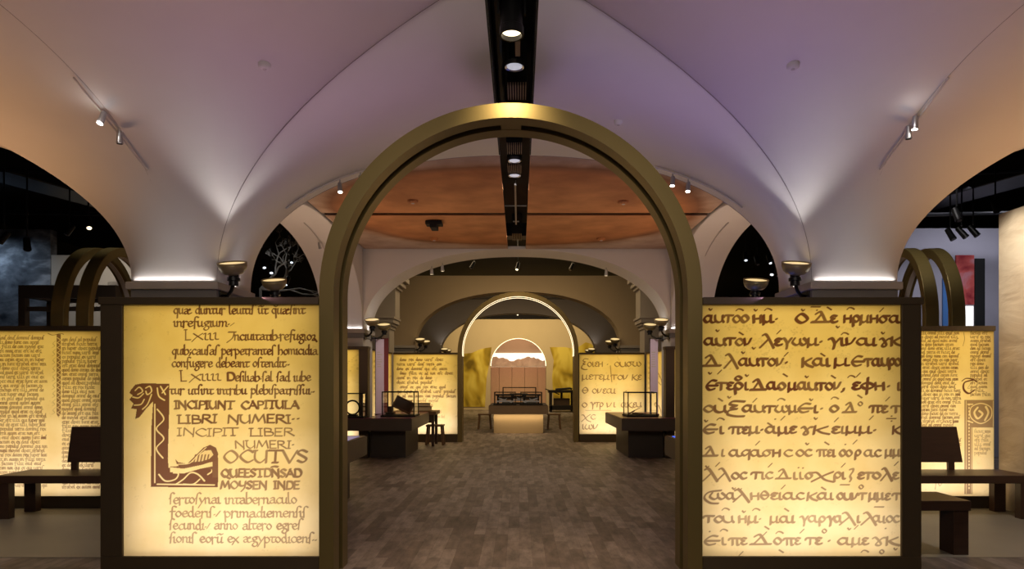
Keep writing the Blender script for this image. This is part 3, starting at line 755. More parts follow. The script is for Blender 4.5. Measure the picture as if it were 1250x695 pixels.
# ---- page of the large right screen (units: 243 x 307)
def greek_page():
    p = Page(243, 307); ox, oy = 858, 374
    def row(o, sc, base, xh, items, wd=4.3, st=1.0):  # st drops down the page: bleaching by the bottom glow put into ink strength
        for x0, x1, t in items: p.line(K, t, o[0] + x0 / sc - ox, o[0] + x1 / sc - ox, o[1] + base / sc - oy, xh, wd, st)
    def acc(o, sc, marks, st=.95):
        for x, y, k in marks:
            x, y = o[0] + x / sc - ox, o[1] + y / sc - oy
            pl = {'.': [(-1.5, -1), (.5, 1), (2, -.5)], '/': [(-2, 2.2), (2.2, -2)], '\\': [(-2.5, -1.6), (2.5, 1.6)], '~': [(-4, 1), (-1.5, -1), (2, -.6), (4.5, 1)], '-': [(-5.5, 0), (5.5, 0)], 'd': [(0, 0), (.6, .2)], 'o': [(0, -2.4), (-2.6, 0), (0, 2.4), (2.6, 0), (0, -2.4)]}[k]
            p.stroke([(x + a, y + b) for a, b in pl], 2.3, st)
    a, b, c, d = (855, 368), (855, 450), (855, 535), (855, 600)
    row(a, 5, 137, 8.4, [(22, 298, 'autoo'), (325, 485, 'hm.'), (585, 668, 'O'), (690, 842, 'De'), (880, 1232, 'hrmhsa')])
    acc(a, 5, [(65, 58, '.'), (245, 60, '~'), (342, 62, '.'), (420, 58, '~'), (632, 62, '.'), (712, 42, '-'), (718, 62, 'd'), (795, 52, '\\'), (925, 52, '~'), (1115, 60, '/'), (845, 165, '.')])
    row(a, 5, 276, 8.2, [(25, 325, 'auton'), (370, 760, 'Legwm.'), (790, 1085, 'ginai'), (1100, 1235, 'Gk')])
    acc(a, 5, [(108, 188, '.'), (255, 205, '\\'), (485, 195, '/'), (890, 206, '~'), (1122, 202, '.'), (330, 295, '.')])
    row(a, 5, 403, 8.6, [(20, 130, 'D'), (150, 235, 'L'), (235, 545, 'auton.'), (625, 800, 'kai'), (820, 920, 'm'), (930, 1010, 'E'), (1010, 1235, 'tauro')])
    acc(a, 5, [(265, 322, '.'), (530, 332, '/'), (755, 335, '\\')])
    row(b, 5, 138, 8.4, [(38, 110, 'E'), (100, 300, 'teRi'), (315, 525, 'Dao'), (540, 890, 'mauton,'), (930, 1175, 'efh.'), (1208, 1232, 'i')])
    acc(b, 5, [(62, 38, '.'), (122, 30, '/'), (288, 52, '.'), (525, 50, '\\'), (655, 60, '.'), (820, 60, '\\'), (930, 58, '~'), (972, 48, '/')])
    row(b, 5, 276, 7.8, [(22, 162, 'ou'), (172, 270, 'X'), (258, 545, 'autw'), (545, 600, 'm'), (600, 690, 'E'), (690, 765, 'i.'), (795, 850, 'o'), (880, 960, 'D'), (1040, 1150, 'pe'), (1175, 1232, 't')], 3.9, .92)
    acc(b, 5, [(128, 200, '\\'), (180, 185, '.'), (338, 203, '/'), (500, 198, '~'), (682, 200, '.'), (828, 190, '~'), (982, 180, '\\'), (1152, 195, '/'), (985, 225, 'o')], .8)
    row(b, 5, 405, 7.8, [(22, 110, 'E'), (115, 150, 'i'), (180, 395, 'pem.'), (400, 590, 'ame'), (620, 690, 'G'), (690, 790, 'k'), (805, 1090, 'eimm.'), (1180, 1235, 'k')], 3.9, .92)
    acc(b, 5, [(38, 330, '.'), (128, 318, '~'), (462, 318, 'd'), (510, 312, '/'), (710, 315, '.'), (838, 322, '/'), (1052, 310, '/'), (1175, 315, '-'), (1175, 300, 'd'), (1175, 330, 'd'), (430, 350, '\\')], .85)
    row(c, 5, 120, 7.6, [(20, 110, 'D'), (125, 155, 'i'), (178, 500, 'aqash'), (515, 568, 'c'), (590, 685, 'oc'), (720, 832, 'pei'), (855, 935, 'oo'), (950, 985, 'r'), (1005, 1110, 'ac'), (1135, 1232, 'mm')], 3.7, .84)
    acc(c, 5, [(355, 40, '/'), (658, 45, '.'), (780, 42, '\\'), (892, 48, 'd'), (952, 33, '/')], .8)
    row(c, 5, 258, 7.6, [(20, 110, 'L'), (105, 190, 'L'), (195, 285, 'oc'), (315, 445, 'tic'), (470, 560, 'D'), (565, 640, 'ii'), (645, 700, 's'), (690, 815, 'x'), (820, 895, 'ri'), (915, 950, 'Z'), (965, 1110, 'eto'), (1110, 1218, 'Le')], 3.7, .80)
    acc(c, 5, [(45, 185, '.'), (110, 170, '/'), (432, 175, '/'), (605, 190, 'd'), (632, 192, 'd'), (880, 175, '/'), (1205, 165, '/')], .8)
    row(c, 5, 385, 7.6, [(28, 110, '('), (60, 160, 'w'), (160, 225, 'a'), (205, 305, 'L'), (310, 640, 'hTeiac'), (655, 822, 'kai'), (840, 1020, 'ount'), (1035, 1165, 'mme'), (1182, 1232, 't')], 3.7, .76)
    acc(c, 5, [(208, 318, '.'), (245, 322, '.'), (512, 308, '/'), (760, 318, '\\'), (990, 308, 'o'), (890, 295, '-')], .75)
    row(d, 4.545, 182, 7.6, [(22, 190, 'tou'), (215, 350, 'hm.'), (390, 530, 'mai'), (560, 700, 'gar'), (710, 800, 'ga'), (780, 870, 'L'), (872, 895, 'i'), (900, 985, 'L'), (960, 1110, 'aioc')], 3.6, .68)
    acc(d, 4.545, [(145, 108, '~'), (245, 122, '.'), (315, 110, '~'), (485, 112, '\\'), (1000, 96, '-')], .7)
    row(d, 4.545, 305, 8.0, [(22, 110, 'E'), (115, 150, 'i'), (165, 262, 'pe'), (285, 400, 'D'), (413, 458, 'o'), (470, 560, 'pe'), (590, 680, 'te'), (712, 730, '.'), (765, 845, 'a'), (845, 940, 'me'), (962, 1040, 'G'), (1035, 1110, 'k')], 3.6, .68)
    acc(d, 4.545, [(55, 232, 'd'), (135, 225, '~'), (362, 245, '/'), (375, 212, '\\'), (445, 238, '~'), (570, 230, '/'), (695, 230, 'o'), (832, 218, '.'), (872, 208, '/'), (1035, 215, 'd'), (455, 342, '\\'), (230, 355, '/'), (920, 342, '~'), (1015, 345, 'o'), (1090, 330, '.')], .7)
    for k in range(34):     # rubbed ink shadows around the upper lines
        x, y = p.rng.uniform(2, 240), p.rng.uniform(14, 80); p.dots([(x + p.rng.gauss(0, 5), y + p.rng.gauss(0, 3)) for _ in range(14)], 2.4, p.rng.uniform(.05, .2), .3, .8)
    p.stains(260, .12)
    return p

WORDS = 'et in est non ad qui cum eius sunt dominus filii terra dixit moyses israhel omnis super erat populus ex de manu coram sicut factum autem quod illi domo rex deus annis uiris'.split()
def column(p, x0, x1, y0, y1, lead, xh, wd, st, seed):
    r = random.Random(seed); y = y0
    while y < y1:
        x = x0; end = x1 - r.uniform(0, 5)
        while x < end - 6:
            w = r.choice(WORDS); L = min(len(w) * xh * .92, end - x)
            p.word(G, w, x, x + L, y, xh, wd, st * r.uniform(.8, 1), .06); x += L + xh * .7
        y += lead
def left_aisle_page():
    p = Page(190, 198, 3.0)          # right edge of the page = right edge of the screen
    column(p, 4, 121, 10, 190, 5.2, 2.5, 1.0, .9, 3); column(p, 139, 188, 12, 190, 5.2, 2.5, 1.0, .9, 4)
    p.fill([(132.5, 4), (137.5, 4), (137.5, 100), (135, 104), (132.5, 100)], .85)
    for k in range(16): p.cut([(133.2, 8 + k * 6), (136.8, 11 + k * 6), (133.2, 14 + k * 6)], .8)
    p.stroke([(122, 3), (128, 5), (137, 3), (141, 4)], 1.0, .8)
    for k in range(9): p.stroke([(131, 12 + k * 10), (128, 15 + k * 10), (130, 18 + k * 10), (127, 20 + k * 10)], .8, .5)
    p.stains(120, .12); return p
def right_aisle_page():
    p = Page(150, 198, 3.0); o = 58   # o = unit of the photograph's x 1123
    column(p, 4, o + 52, 4, 150, 4.6, 2.3, .95, .95, 7); column(p, o + 63, o + 91, 4, 82, 4.6, 2.3, .95, .95, 8)
    p.stroke([(o + 55, 2), (o + 56, 10), (o + 54, 18)], .7, .8)
    p.stroke([(o + 53, 60), (o + 58, 57), (o + 66, 58), (o + 71, 61)], 1.8); p.stroke([(o + 66, 59), (o + 56, 62), (o + 55, 70), (o + 61, 75), (o + 68, 71)], 2.6)
    p.stroke([(o + 63, 64), (o + 60, 69), (o + 66, 68)], .8, .6)
    p.fill([(o + 56, 83), (o + 92, 83), (o + 92, 196), (o + 56, 196)], .72)
    p.fill([(o + 66, 116), (o + 92, 116), (o + 92, 196), (o + 66, 196)], .0)
    p.cut([(o + 76, 87), (o + 64, 92), (o + 64, 104), (o + 76, 111), (o + 88, 104), (o + 88, 92), (o + 76, 87)], 1.3)
    p.cut([(o + 72, 92), (o + 68, 98), (o + 72, 105), (o + 78, 100), (o + 74, 96)], 2.6); p.cut([(o + 82, 91), (o + 85, 98), (o + 81, 107)], 2.6)
    p.cut([(o + 60, 88), (o + 66, 88)], 1.5); p.cut([(o + 60, 108), (o + 66, 110)], 1.5); p.cut([(o + 91.2, 84), (o + 91.2, 115)], 1.0)
    for k in range(26): p.cut([(o + 61.5, 88 + k * 4), (o + 61.6, 89 + k * 4)], 1.6)
    p.cut([(o + 58, 84), (o + 58, 195)], .7); p.cut([(o + 64.6, 116), (o + 64.6, 195)], .7)
    column(p, o + 68, o + 90, 122, 152, 5.2, 2.4, .9, .7, 9)
    p.stroke([(o + 20, 190), (o + 22, 180), (o + 26, 186), (o + 30, 178)], 1.2, .5); p.stains(100, .12); return p
def small_latin_page():
    p = Page(80, 98, 3.0)
    r = random.Random(11)
    for k in range(11):
        y = 8 + k * 5.6; x = 4 + (0 if k % 3 else 4); end = (46, 60, 66, 72, 48)[k % 5] if k > 1 else 60
        while x < end:
            w = r.choice(WORDS); L = len(w) * 2.0
            p.word(G, w, x, x + L, y, 2.1, 1.0, .9 if k < 9 else .6, .15); x += L + 3
    for y, x0, x1 in ((72, 40, 60), (78, 52, 64), (84, 30, 42)): p.word(G, 'cum sed', x0, x1, y, 1.8, .8, .5)
    p.stains(90, .2); return p
def small_greek_page():
    p = Page(82, 98, 3.0)
    for y, items in ((15, [(3, 30, 'Xoieh'), (34, 37, '.'), (44, 78, 'ousw')]), (31, [(3, 38, 'metem'), (40, 62, 'ton'), (66, 78, 'ke')]), (48, [(3, 12, 'T'), (16, 46, 'oneai'), (56, 62, '.')]),
                     (65, [(3, 10, 'o'), (14, 30, 'gtr'), (34, 46, 'ni'), (52, 78, 'akeu')]), (80, [(3, 20, 'xc')]), (92, [(3, 24, 'iwn')])):
        for x0, x1, t in items: p.line(K, t, x0, x1, y, 5.6, 1.5, .85)
    p.stroke([(8, 69), (40, 69)], 1.0, .5); p.stroke([(39, 14), (41, 34)], 1.2, .7); p.stains(60, .15); return p
def doodle_page(seed):
    p = Page(60, 98, 3.0); r = random.Random(seed)
    for k in range(5):
        x, y = r.uniform(12, 48), r.uniform(12, 80)
        p.stroke([(x + r.uniform(-6, 6), y + r.uniform(-6, 6)) for _ in range(6)], 1.1, .6)
    p.stroke([(38, 60), (30, 68), (38, 78), (46, 68), (38, 60)], 1.8, .8); p.stroke([(30, 20), (44, 28), (50, 40)], 1.5, .7)
    column(p, 6, 30, 12, 50, 6, 2.0, .8, .5, seed + 1); p.stains(60, .25); return p
# ------------------------------------------------------------------ gilded arches
AR, AT, ADP = 1.442, 0.110, 0.40
def arch_path():
    pts = [(AR, 0.0, 0)] + [(AR, ZO * k / 6, 0) for k in range(1, 6)]
    return None
def sweep_arch(section, name, m, parent, spring=2.138, n=72, a0=None, a1=None, bevel=0):
    """section: closed polygon of (radius, y); swept up one leg, over the semicircle and down"""
    fr = []
    if a0 is None:
        fr.append((1, 0, 0.0)); angs = [math.pi * i / n for i in range(n + 1)]
        frames = [('leg', 1)] + [('a', t) for t in angs] + [('leg', -1)]
    else:
        frames = [('a', a0 + (a1 - a0) * i / n) for i in range(n + 1)]
    b = MB(); k = len(section); vs = []
    for kind, t in frames:
        for r, y in section:
            if kind == 'leg': vs.append((t * r, y, 0.0))
            else: vs.append((r * math.cos(t), y, spring + r * math.sin(t)))
    fs = []
    for i in range(len(frames) - 1):
        for j in range(k):
            j2 = (j + 1) % k; fs.append((i * k + j, i * k + j2, (i + 1) * k + j2, (i + 1) * k + j))
    fs.append(tuple(range(k))[::-1]); fs.append(tuple((len(frames) - 1) * k + j for j in range(k)))
    b._add(vs, fs)
    return b.build(name, m, parent, bevel=bevel)
def make_arch(label, loc, lit):
    t = thing('lit_archway' if lit else 'gilded_archway', label, 'archway', loc)
    ri = AR - AT; d = ADP; ga, gb, gd = 0.15, 0.25, 0.045
    sweep_arch([(AR, 0), (AR, d), (ri, d), (ri, gb), (ri + gd, gb), (ri + gd, ga), (ri, ga), (ri, 0)], 'arch_frame', M['bronze'], t)
    sweep_arch([(ri + gd - .012, ga + .002), (ri + gd - .012, gb - .002), (ri + gd - .002, gb - .002), (ri + gd - .002, ga + .002)], 'groove_lining', M['groove'], t)
    if lit:
        for y in (.012, .30):
            sweep_arch([(ri - .008, y), (ri - .008, y + .013), (ri + .0, y + .013), (ri + .0, y)], 'light_strip', M['led'], t, a0=math.radians(-4), a1=math.radians(184))
    else:
        sweep_arch([(ri + .002, ga), (ri + .002, gb), (ri + gd, gb), (ri + gd, ga)], 'crown_block', M['bronze'], t, n=8, a0=math.radians(86.6), a1=math.radians(93.4))
    return t
make_arch('huge bronze arch at the front between the two large lit manuscript screens', (-.065, 4.93, 0), False)
make_arch('distant bronze arch with glowing inner edge between two far lit screens', (-.03, 15.6, 0), True)

# ------------------------------------------------------------------ lit manuscript screens
ROWC = [(1.0, .92, .92), (1.0, .89, .70), (1.0, .84, .40), (1.0, .82, .26)]
def screen(label, loc, w, page, rz=0, z0=.16, z1=2.062, ztop=2.117, post_l=.0, post_r=.0, power=(3.0, 2.4, 2.0, 1.75), depth=.30,
           name='lit_screen', colr=(1.0, .80, .46), group=None, top_over=0.012):
    t = thing(name, label, 'lit screen', loc, group, rz)
    xa, xb = -post_l, w + post_r
    MB().box(xa - (top_over if post_l else 0), xb + (top_over if post_r else 0), -.01, depth + .01, z1, ztop).build('top_rail', M['frame'], t, bevel=.004)
    MB().box(xa, xb, 0, depth, 0, z0).build('bottom_rail', M['frame'], t, bevel=.004)
    if post_l: MB().box(-post_l, 0, 0, depth, z0, z1).build('post', M['frame'], t, bevel=.004)
    else: MB().box(0, .008, .03, depth, z0, z1).build('inner_edge', M['frame'], t)
    if post_r: MB().box(w, w + post_r, 0, depth, z0, z1).build('post', M['frame'], t, bevel=.004)
    else: MB().box(w - .008, w, .03, depth, z0, z1).build('inner_edge', M['frame'], t)
    MB().box(0, w, depth - .02, depth, z0, z1).build('back_board', M['boxin'], t)
    MB().box(.001, w - .001, .03, depth - .021, z1 - .012, z1 - .001).build('box_lining', M['boxin'], t)
    sh = page.build('light_panel', w, z1 - z0, t); sh.location = (0, .022, z0)
    h = (z1 - z0) / len(power)
    for i, pw in enumerate(power):
        zc = z0 + h * (i + .5)
        area((w / 2, depth - .035, zc), (w / 2, 0, zc), w * .92, h * .9, pw, ROWC[i], parent=t)
    # strips along the bottom and the top of the box
    area((w / 2, .10, z0 + .02), (w / 2, .085, z0 + 1), w * .96, .06, power[0] * .12, ROWC[0], parent=t)
    area((w / 2, .09, z1 - .03), (w / 2, .075, z1 - 1), w * .96, .05, power[-1] * .14, ROWC[2], parent=t)
    return t
PB = (4.2, 3.2, 2.2, 1.75)
screen('large lit screen of Latin manuscript script, left of the front arch', (-2.995, 4.94, 0), 1.482, latin_page(), post_l=.165, power=PB)
screen('large lit screen of bold Greek manuscript script, right of the front arch', (1.383, 4.94, 0), 1.501, greek_page(), post_r=.148, power=PB)
PA = tuple(v * 1.0 for v in PB)
wl = 190 * 7.6 / 800
screen('lit screen of dense two-column script in the left aisle, behind a dark bench', (P(125, 0, 7.6).x - wl, 7.6, 0), wl, left_aisle_page(), power=PA, z0=.14, z1=2.06)
wr = 150 * 7.6 / 800
screen('lit screen of dense script with painted initials in the right aisle, against the stone wall', (P(1215, 0, 7.6).x - wr, 7.6, 0), wr, right_aisle_page(), power=PA, z0=.14, z1=2.06)
PF = tuple(v * 1.1 for v in PB)
screen('far lit screen with small cursive lines, left of the distant glowing arch', (-3.0, 15.6, 0), 1.525, small_latin_page(), power=PF, z0=.19, z1=2.09, ztop=2.13)
screen('far lit screen with large sparse Greek letters, right of the distant glowing arch', (1.43, 15.6, 0), 1.55, small_greek_page(), power=PF, z0=.19, z1=2.09, ztop=2.13)
screen('side lit screen facing right, left of the nave behind the glass case table', (-3.02, 13.5, 0), 2.08, doodle_page(3), rz=math.pi / 2, power=PF, z0=.19, z1=2.09, ztop=2.13)
screen('side lit screen facing left, right of the nave behind the glass case table', (3.0, 15.58, 0), 2.08, doodle_page(8), rz=-math.pi / 2, power=PF, z0=.19, z1=2.09, ztop=2.13)
screen('lit screen with ink drawings beside the second left pillar, seen just inside the front arch', (-4.6, 12.4, 0), 1.56, doodle_page(21), post_r=.17, depth=.19, power=PF, z0=.19, z1=2.06, ztop=2.12)
screen('lit screen beside the second right pillar, half hidden behind the front arch', (2.94, 12.4, 0), 1.56, doodle_page(30), post_l=.17, depth=.19, power=PF, z0=.19, z1=2.06, ztop=2.12)

# ------------------------------------------------------------------ bowl lamps on brackets
def sconce_proto(sx, dy):
    t = thing('bowl_lamp', '', 'lamp', group='bowl lamps on the pillars')
    xa, xb = sorted((0, sx * .025))
    MB().box(xa, xb, -.09, .09, -.06, .05).build('wall_plate', M['darkmetal'], t, bevel=.004)
    MB().tube([(sx * .02, 0, 0), (sx * .09, dy * .35, .0), (sx * .15, dy * .75, .05), (sx * .185, dy, .12), (sx * .185, dy, .15)], .018, 10).build('bracket_arm', M['darkmetal'], t, smooth=True)
    c = (sx * .185, dy, 0)
    MB().lathe([(.0, .09), (.045, .09), (.045, .13), (.06, .135), (.06, .165), (.048, .17), (.048, .20), (.0, .20)], c).build('collar', M['darkmetal'], t)
    pr = [(.045, .0), (.085, .01), (.118, .04), (.136, .08), (.140, .123), (.132, .123), (.126, .085), (.108, .05), (.08, .027), (.0, .019)]
    b = MB().lathe(pr).build('bowl', M['bowl'], t, smooth=True, loc=(c[0], c[1], .195))
    b.rotation_euler = (math.radians(18), 0, 0)
    MB().lathe([(.0, .100), (.128, .102), (.128, .110), (.0, .114)]).build('glowing_liner', M['bowlin'], b)
    return t
protos = {}
for nm, y in order:
    for sg, side in ((-1, 'left'), (1, 'right')):
        for rear in (0, 1):
            where = {'first': 'on the %s pillar behind the near lit screen', 'second': 'on the second %s pillar, by its banners',
                     'third': 'on the third %s pillar, seen above the far lit screen', 'fourth': 'on the farthest %s pillar'}[nm] % side
            lab = ('front' if not rear else 'rear') + ' olive bowl lamp ' + where
            loc = (X0 + sg * 2.96, y + (.70 if rear else .12), 2.335)
            if (sg, rear) not in protos:
                pr = protos[(sg, rear)] = sconce_proto(-sg, .38 if rear else -.14)
                pr.location = loc; pr['label'] = lab
            else: dup(protos[(sg, rear)], loc, lab)
# ------------------------------------------------------------------ track lights and ceiling fittings
def spot_head(name, label, p, d, lens, r=.026, L=.115, drop=.05, m='chrome', group=None):
    """a small can hanging under p on a stem, aimed along d"""
    t = thing(name, label, 'spotlight', Vector(p) + Vector((0, 0, -.014)), group)
    d = Vector(d).normalized(); c = Vector((0, 0, -drop))
    MB().tube([(0, 0, 0), c], .008, 8).build('stem', M[m], t)
    MB().tube([c - d * L * .45, c - d * L * .40, c + d * L * .3, c + d * L * .42, c + d * L * .5], [r * .7, r * .85, r, r * 1.08, r * 1.08], 16).build('can', M[m], t)
    MB().tube([c + d * L * .495, c + d * (L * .5 + .004)], r * .86, 16).build('lens', M[lens], t)
    return t
def track(label, pts, w=.016, group='lighting tracks'):
    o = MB().tube(pts, w / 2, 6).build('lighting_track', M['white'])
    return tag(o, label, 'lighting track', group)
def on_line(a, b, n=10, lift=.03):
    return [on_vault(a[0] + (b[0] - a[0]) * i / n, a[1] + (b[1] - a[1]) * i / n, lift) for i in range(n + 1)]
GS = 'small spotlights on tracks'
track('short track with two spotlights on the white vault at far left', on_line((90, 95), (180, 208)))
track('short track with two spotlights on the white vault at far right', on_line((1158, 95), (1074, 207)))
spot_head('spotlight', 'lit upper spotlight on the left vault track', on_vault(125, 134, .03), (-.2, -.3, -1), 'lamp', group=GS)
spot_head('spotlight', 'lower spotlight on the left vault track', on_vault(146, 158, .03), (-.05, .1, -1), 'black', group=GS)
spot_head('spotlight', 'left spotlight on the right vault track', on_vault(1109, 152, .03), (.05, .1, -1), 'black', group=GS)
spot_head('spotlight', 'right spotlight on the right vault track', on_vault(1117, 140, .03), (0, .1, -1), 'lamp', group=GS)
point(on_vault(121, 148, .16), .5, WHT, .02)
point(on_vault(1114, 146, .16), .3, WHT, .02)
def soff(y, x): return Vector((x, y, fz(x) - .02))
def at_plane(px, y):
    return (px - VPX) * y / F
for sg, a, b in ((-1, 349, 446), (1, 800, 906)):
    pts = [soff(7.12, at_plane(a + (b - a) * i / 12, 7.12)) for i in range(13)]
    track('curved track on the %s haunch of the first arch, beside the front bronze arch' % ('left' if sg < 0 else 'right'), pts)
for px, lab, lens in ((415, 'left spotlight on the track left of the front bronze arch', 'lamp'), (440, 'spotlight half behind the left shoulder of the front bronze arch', 'chrome'),
                      (821, 'lit spotlight just right of the front bronze arch shoulder', 'lamp'), (840, 'outer spotlight on the track right of the front bronze arch', 'lamp')):
    spot_head('spotlight', lab, soff(7.12, at_plane(px, 7.12)), (.1 if px < 600 else -.1, -.2, -1), lens, group=GS, drop=.08)
# tracks on the side arches of the second bay
for sg, nm in ((-1, 'left'), (1, 'right')):
    pts = []
    for i in range(9):
        y = 10.35 + i * .16; pts.append(Vector((X0 + sg * 3.35, y, prof((y - 9.95) / B) - .024)))
    track('track on the %s side arch of the second bay' % nm, pts)
    if sg < 0: spot_head('spotlight', 'spotlight on the orange side arch left of the front bronze arch', pts[5] + Vector((0, 0, -.008)), (.2, 0, -1), 'chrome', group=GS)
for px, lab in ((527, 'left spotlight of the pair under the second arch'), (540, 'right spotlight of the pair under the second arch'), (740, 'lone spotlight under the right side of the second arch')):
    spot_head('spotlight', lab, soff(13.0, at_plane(px, 13.0)), (0, .3, -1), 'lampwarm', group=GS, drop=.10, r=.035)

# fittings in the dark slot
t = thing('downlight', 'large dark can downlight shining in the ceiling slot above the front arch', 'downlight', P(624.5, 22, 4.42))
MB().lathe([(0, .12), (.06, .12), (.072, .10), (.076, -.06), (.082, -.065), (.082, -.12), (.070, -.12), (.068, -.07), (0, -.065)], (0, 0, 0)).build('can', M['darkmetal'], t)
MB().lathe([(0, -.085), (.066, -.085), (.066, -.09), (0, -.09)]).build('lens', M['lampwarm'], t)
MB().bar((-.09, 0, .16), (-.09, 0, .02), .012, .03).bar((.09, 0, .16), (.09, 0, .02), .012, .03).bar((-.09, 0, .16), (.09, 0, .16), .03, .012).build('yoke', M['darkmetal'], t)
spot(P(624.5, 22, 4.42) + Vector((0, 0, -.16)), (-.065, 5.0, 3.4), 36, (1.0, .78, .45), 80, .9, .05)
z = 4.12
def fit(px, py): D = (z - EYE) * F / (VPY - py); return P(px, py, D)
def slot_lamp(px, py, lab, r=.08):
    t = thing('recessed_lamp', lab, 'ceiling lamp', fit(px, py), 'round lamps in the ceiling slot')
    MB().lathe([(r * .8, .0), (r, -.01), (r, .03), (r * .8, .03), (r * .8, 0)], (0, 0, 0)).build('trim_ring', M['chrome'], t)
    MB().lathe([(0, -.016), (r * .5, -.014), (r * .79, -.004), (r * .79, .014), (0, .014)]).build('diffuser', M['lampdim'], t)
    MB().lathe([(0, .035), (r * .5, .035), (r * .5, .38), (0, .38)]).build('stem', M['darkmetal'], t)
slot_lamp(628, 81, 'round lamp in the dark slot between downlight and grille above the front arch')
slot_lamp(628, 196, 'front round lamp in the slot seen just under the front arch crown')
slot_lamp(628, 214, 'second round lamp in the slot under the front arch crown')
def grille(px, py, lab, w=.16, l=.30, n=8):
    t = thing('air_grille', lab, 'grille', fit(px, py), 'air grilles in the ceiling slot')
    MB().box(-w / 2 - .01, w / 2 + .01, -l / 2, l / 2, .02, .39).build('grille_box', M['black'], t)
    b = MB()
    for i in range(n): x = -w / 2 + w * i / (n - 1); b.box(x - .0035, x + .0035, -l / 2, l / 2, -.01, .02)
    b.build('slats', M['tan'], t)
grille(631, 112, 'slatted grille in the slot directly above the front arch crown')
grille(628, 182, 'slatted grille in the slot directly below the front arch crown')
grille(628, 206, 'slatted grille between the two round lamps in the slot')
grille(631, 290, 'small slatted grille at the far end of the ceiling slot', l=.5)
o = MB().box(-.02, .02, -.12, .12, 0, .02).box(-.008, .008, .0, .02, .02, .40).build('slot_bracket', M['tan'], None, loc=fit(632, 60))
tag(o, 'small pale bracket hanging below the large downlight in the slot', 'bracket')
o = MB().tube([(X0 - .12, 2.4, 4.22), (X0 - .12, 7.1, 4.22)], .035, 10).build('slot_pipe', M['darkmetal'])
tag(o, 'dark pipe running along the left side of the ceiling slot', 'pipe')
o = MB().box(-.012, .012, -1.1, 1.1, 0, .02).box(-.16, .16, -.05, -.04, .0, .015).box(-.05, .05, .9, .92, .0, .015).box(-.005, .005, 0, .01, .02, .40).build('slot_rail', M['chrome'], None, loc=P(629.5, 258, 9.7) + Vector((0, 0, .06)))
tag(o, 'thin steel rail hanging in the slot between the orange ceiling canvases', 'rail')

def detector(p, lab, r=.047, m='fabric'):
    t = thing('smoke_detector', lab, 'smoke detector', p, 'round ceiling caps')
    MB().lathe([(0, -.035), (r * .75, -.033), (r * .95, -.022), (r, -.005), (r, .012), (0, .012)]).build('base', M[m], t, smooth=True)
    MB().lathe([(0, -.040), (r * .3, -.040), (r * .32, -.033), (0, -.030)]).build('sensor', M['white'], t)
detector(on_vault(323, 79, .01), 'round ceiling cap on the left half of the white vault')
detector(on_vault(968, 79, .01), 'round ceiling cap on the right half of the white vault')
detector(on_vault(755, 148, .01), 'small round ceiling cap right above the front bronze arch', .04)
for px, py, lab in ((504, 245, 'round cap on the front left orange canvas'), (761, 246, 'round cap on the front right orange canvas'), (530, 291, 'round cap on the rear left orange canvas'), (734, 291, 'round cap on the rear right orange canvas')):
    D = (ZC - EYE) * F / (VPY - py); detector(P(px, py, D) + Vector((0, 0, -.005)), lab, .075, 'canvas')
D = (ZC - EYE) * F / (VPY - 270)
t = thing('ceiling_projector', 'small black cross-shaped projector under the left orange canvas', 'projector', P(530, 270, D) + Vector((0, 0, -.0)))
MB().box(-.13, .13, -.10, .10, -.07, -.01).build('body', M['black'], t, bevel=.01)
MB().box(-.055, .055, -.13, .13, -.13, -.06).build('lens_housing', M['black'], t, bevel=.01)
MB().tube([(0, 0, -.02), (0, 0, .01)], .03, 10).build('mount', M['darkmetal'], t)

# ------------------------------------------------------------------ tables and their exhibits
def table(label, loc, w, d, h, th, inset_f, inset_s, mt, mb, mtop=None, cat='table', name='exhibit_table', side=0):
    """origin: front centre on the floor; side +-1 adds a return that passes in front of the wall screen on that side"""
    t = thing(name, label, cat, loc)
    sl = MB().box(-w / 2, w / 2, 0, d, h - th, h - .012); tp = MB().box(-w / 2 + .015, w / 2 - .015, .015, d - .015, h - .012, h)
    if side:
        a, b = sorted((side * w / 2, side * (w / 2 + .5))); sl.box(a, b, 0, .37, h - th, h - .012); tp.box(a - .015, b - .01, .015, .36, h - .012, h)
        a, b = sorted((side * w / 2, side * (w / 2 + .13))); sl.box(a, b, 1.55, d, h - th, h - .012); tp.box(a - .015, b, 1.56, d - .015, h - .012, h)
    sl.build('table_slab', mt, t)
    tp.build('table_top', mtop or mt, t)
    MB().box(-w / 2 + (inset_s if side >= 0 else .02), w / 2 - (inset_s if side <= 0 else .02), inset_f, d - inset_f * .5, 0, h - th).build('plinth', mb, t, bevel=.006)
    return t
table('dark exhibit table with magenta top and glass case, on the left inside the arch', (-2.415, 12.0, 0), .89, 2.3, .78, .23, .5, .2, M['table'], M['tablebase'], M['magenta'], side=-1)
table('dark exhibit table with magenta top and glass case, on the right inside the arch', (2.32, 12.0, 0), .89, 2.3, .78, .23, .5, .2, M['table'], M['tablebase'], M['magenta'], side=1)
tc = table('pale-based island table carrying two dark glass cases, in the middle beyond the far arch', (-.025, 17.9, 0), 1.63, 1.9, .78, .24, .2, .13, mat('island_slab', (.19, .13, .08), .5), M['tantable'], M['wooddark'])
for sg, nm, sm in ((-1, 'left', 'screen'), (1, 'right', 'blue')):
    x = -2.40 if sg < 0 else 2.31
    t = table('low dark kiosk with %s touch screen just inside the arch, %s' % ('a dim' if sg < 0 else 'a bright blue', nm), (x, 6.75, 0), .92, 1.6, .78, .24, .15, .2, M['table'], M['tablebase'], cat='kiosk', name='screen_kiosk')
    s_ = MB().box(-.40, .40, .15, 1.45, .78, .786).build('touch_screen', M[sm], t)
    s_['label'] = 'flat glowing screen'
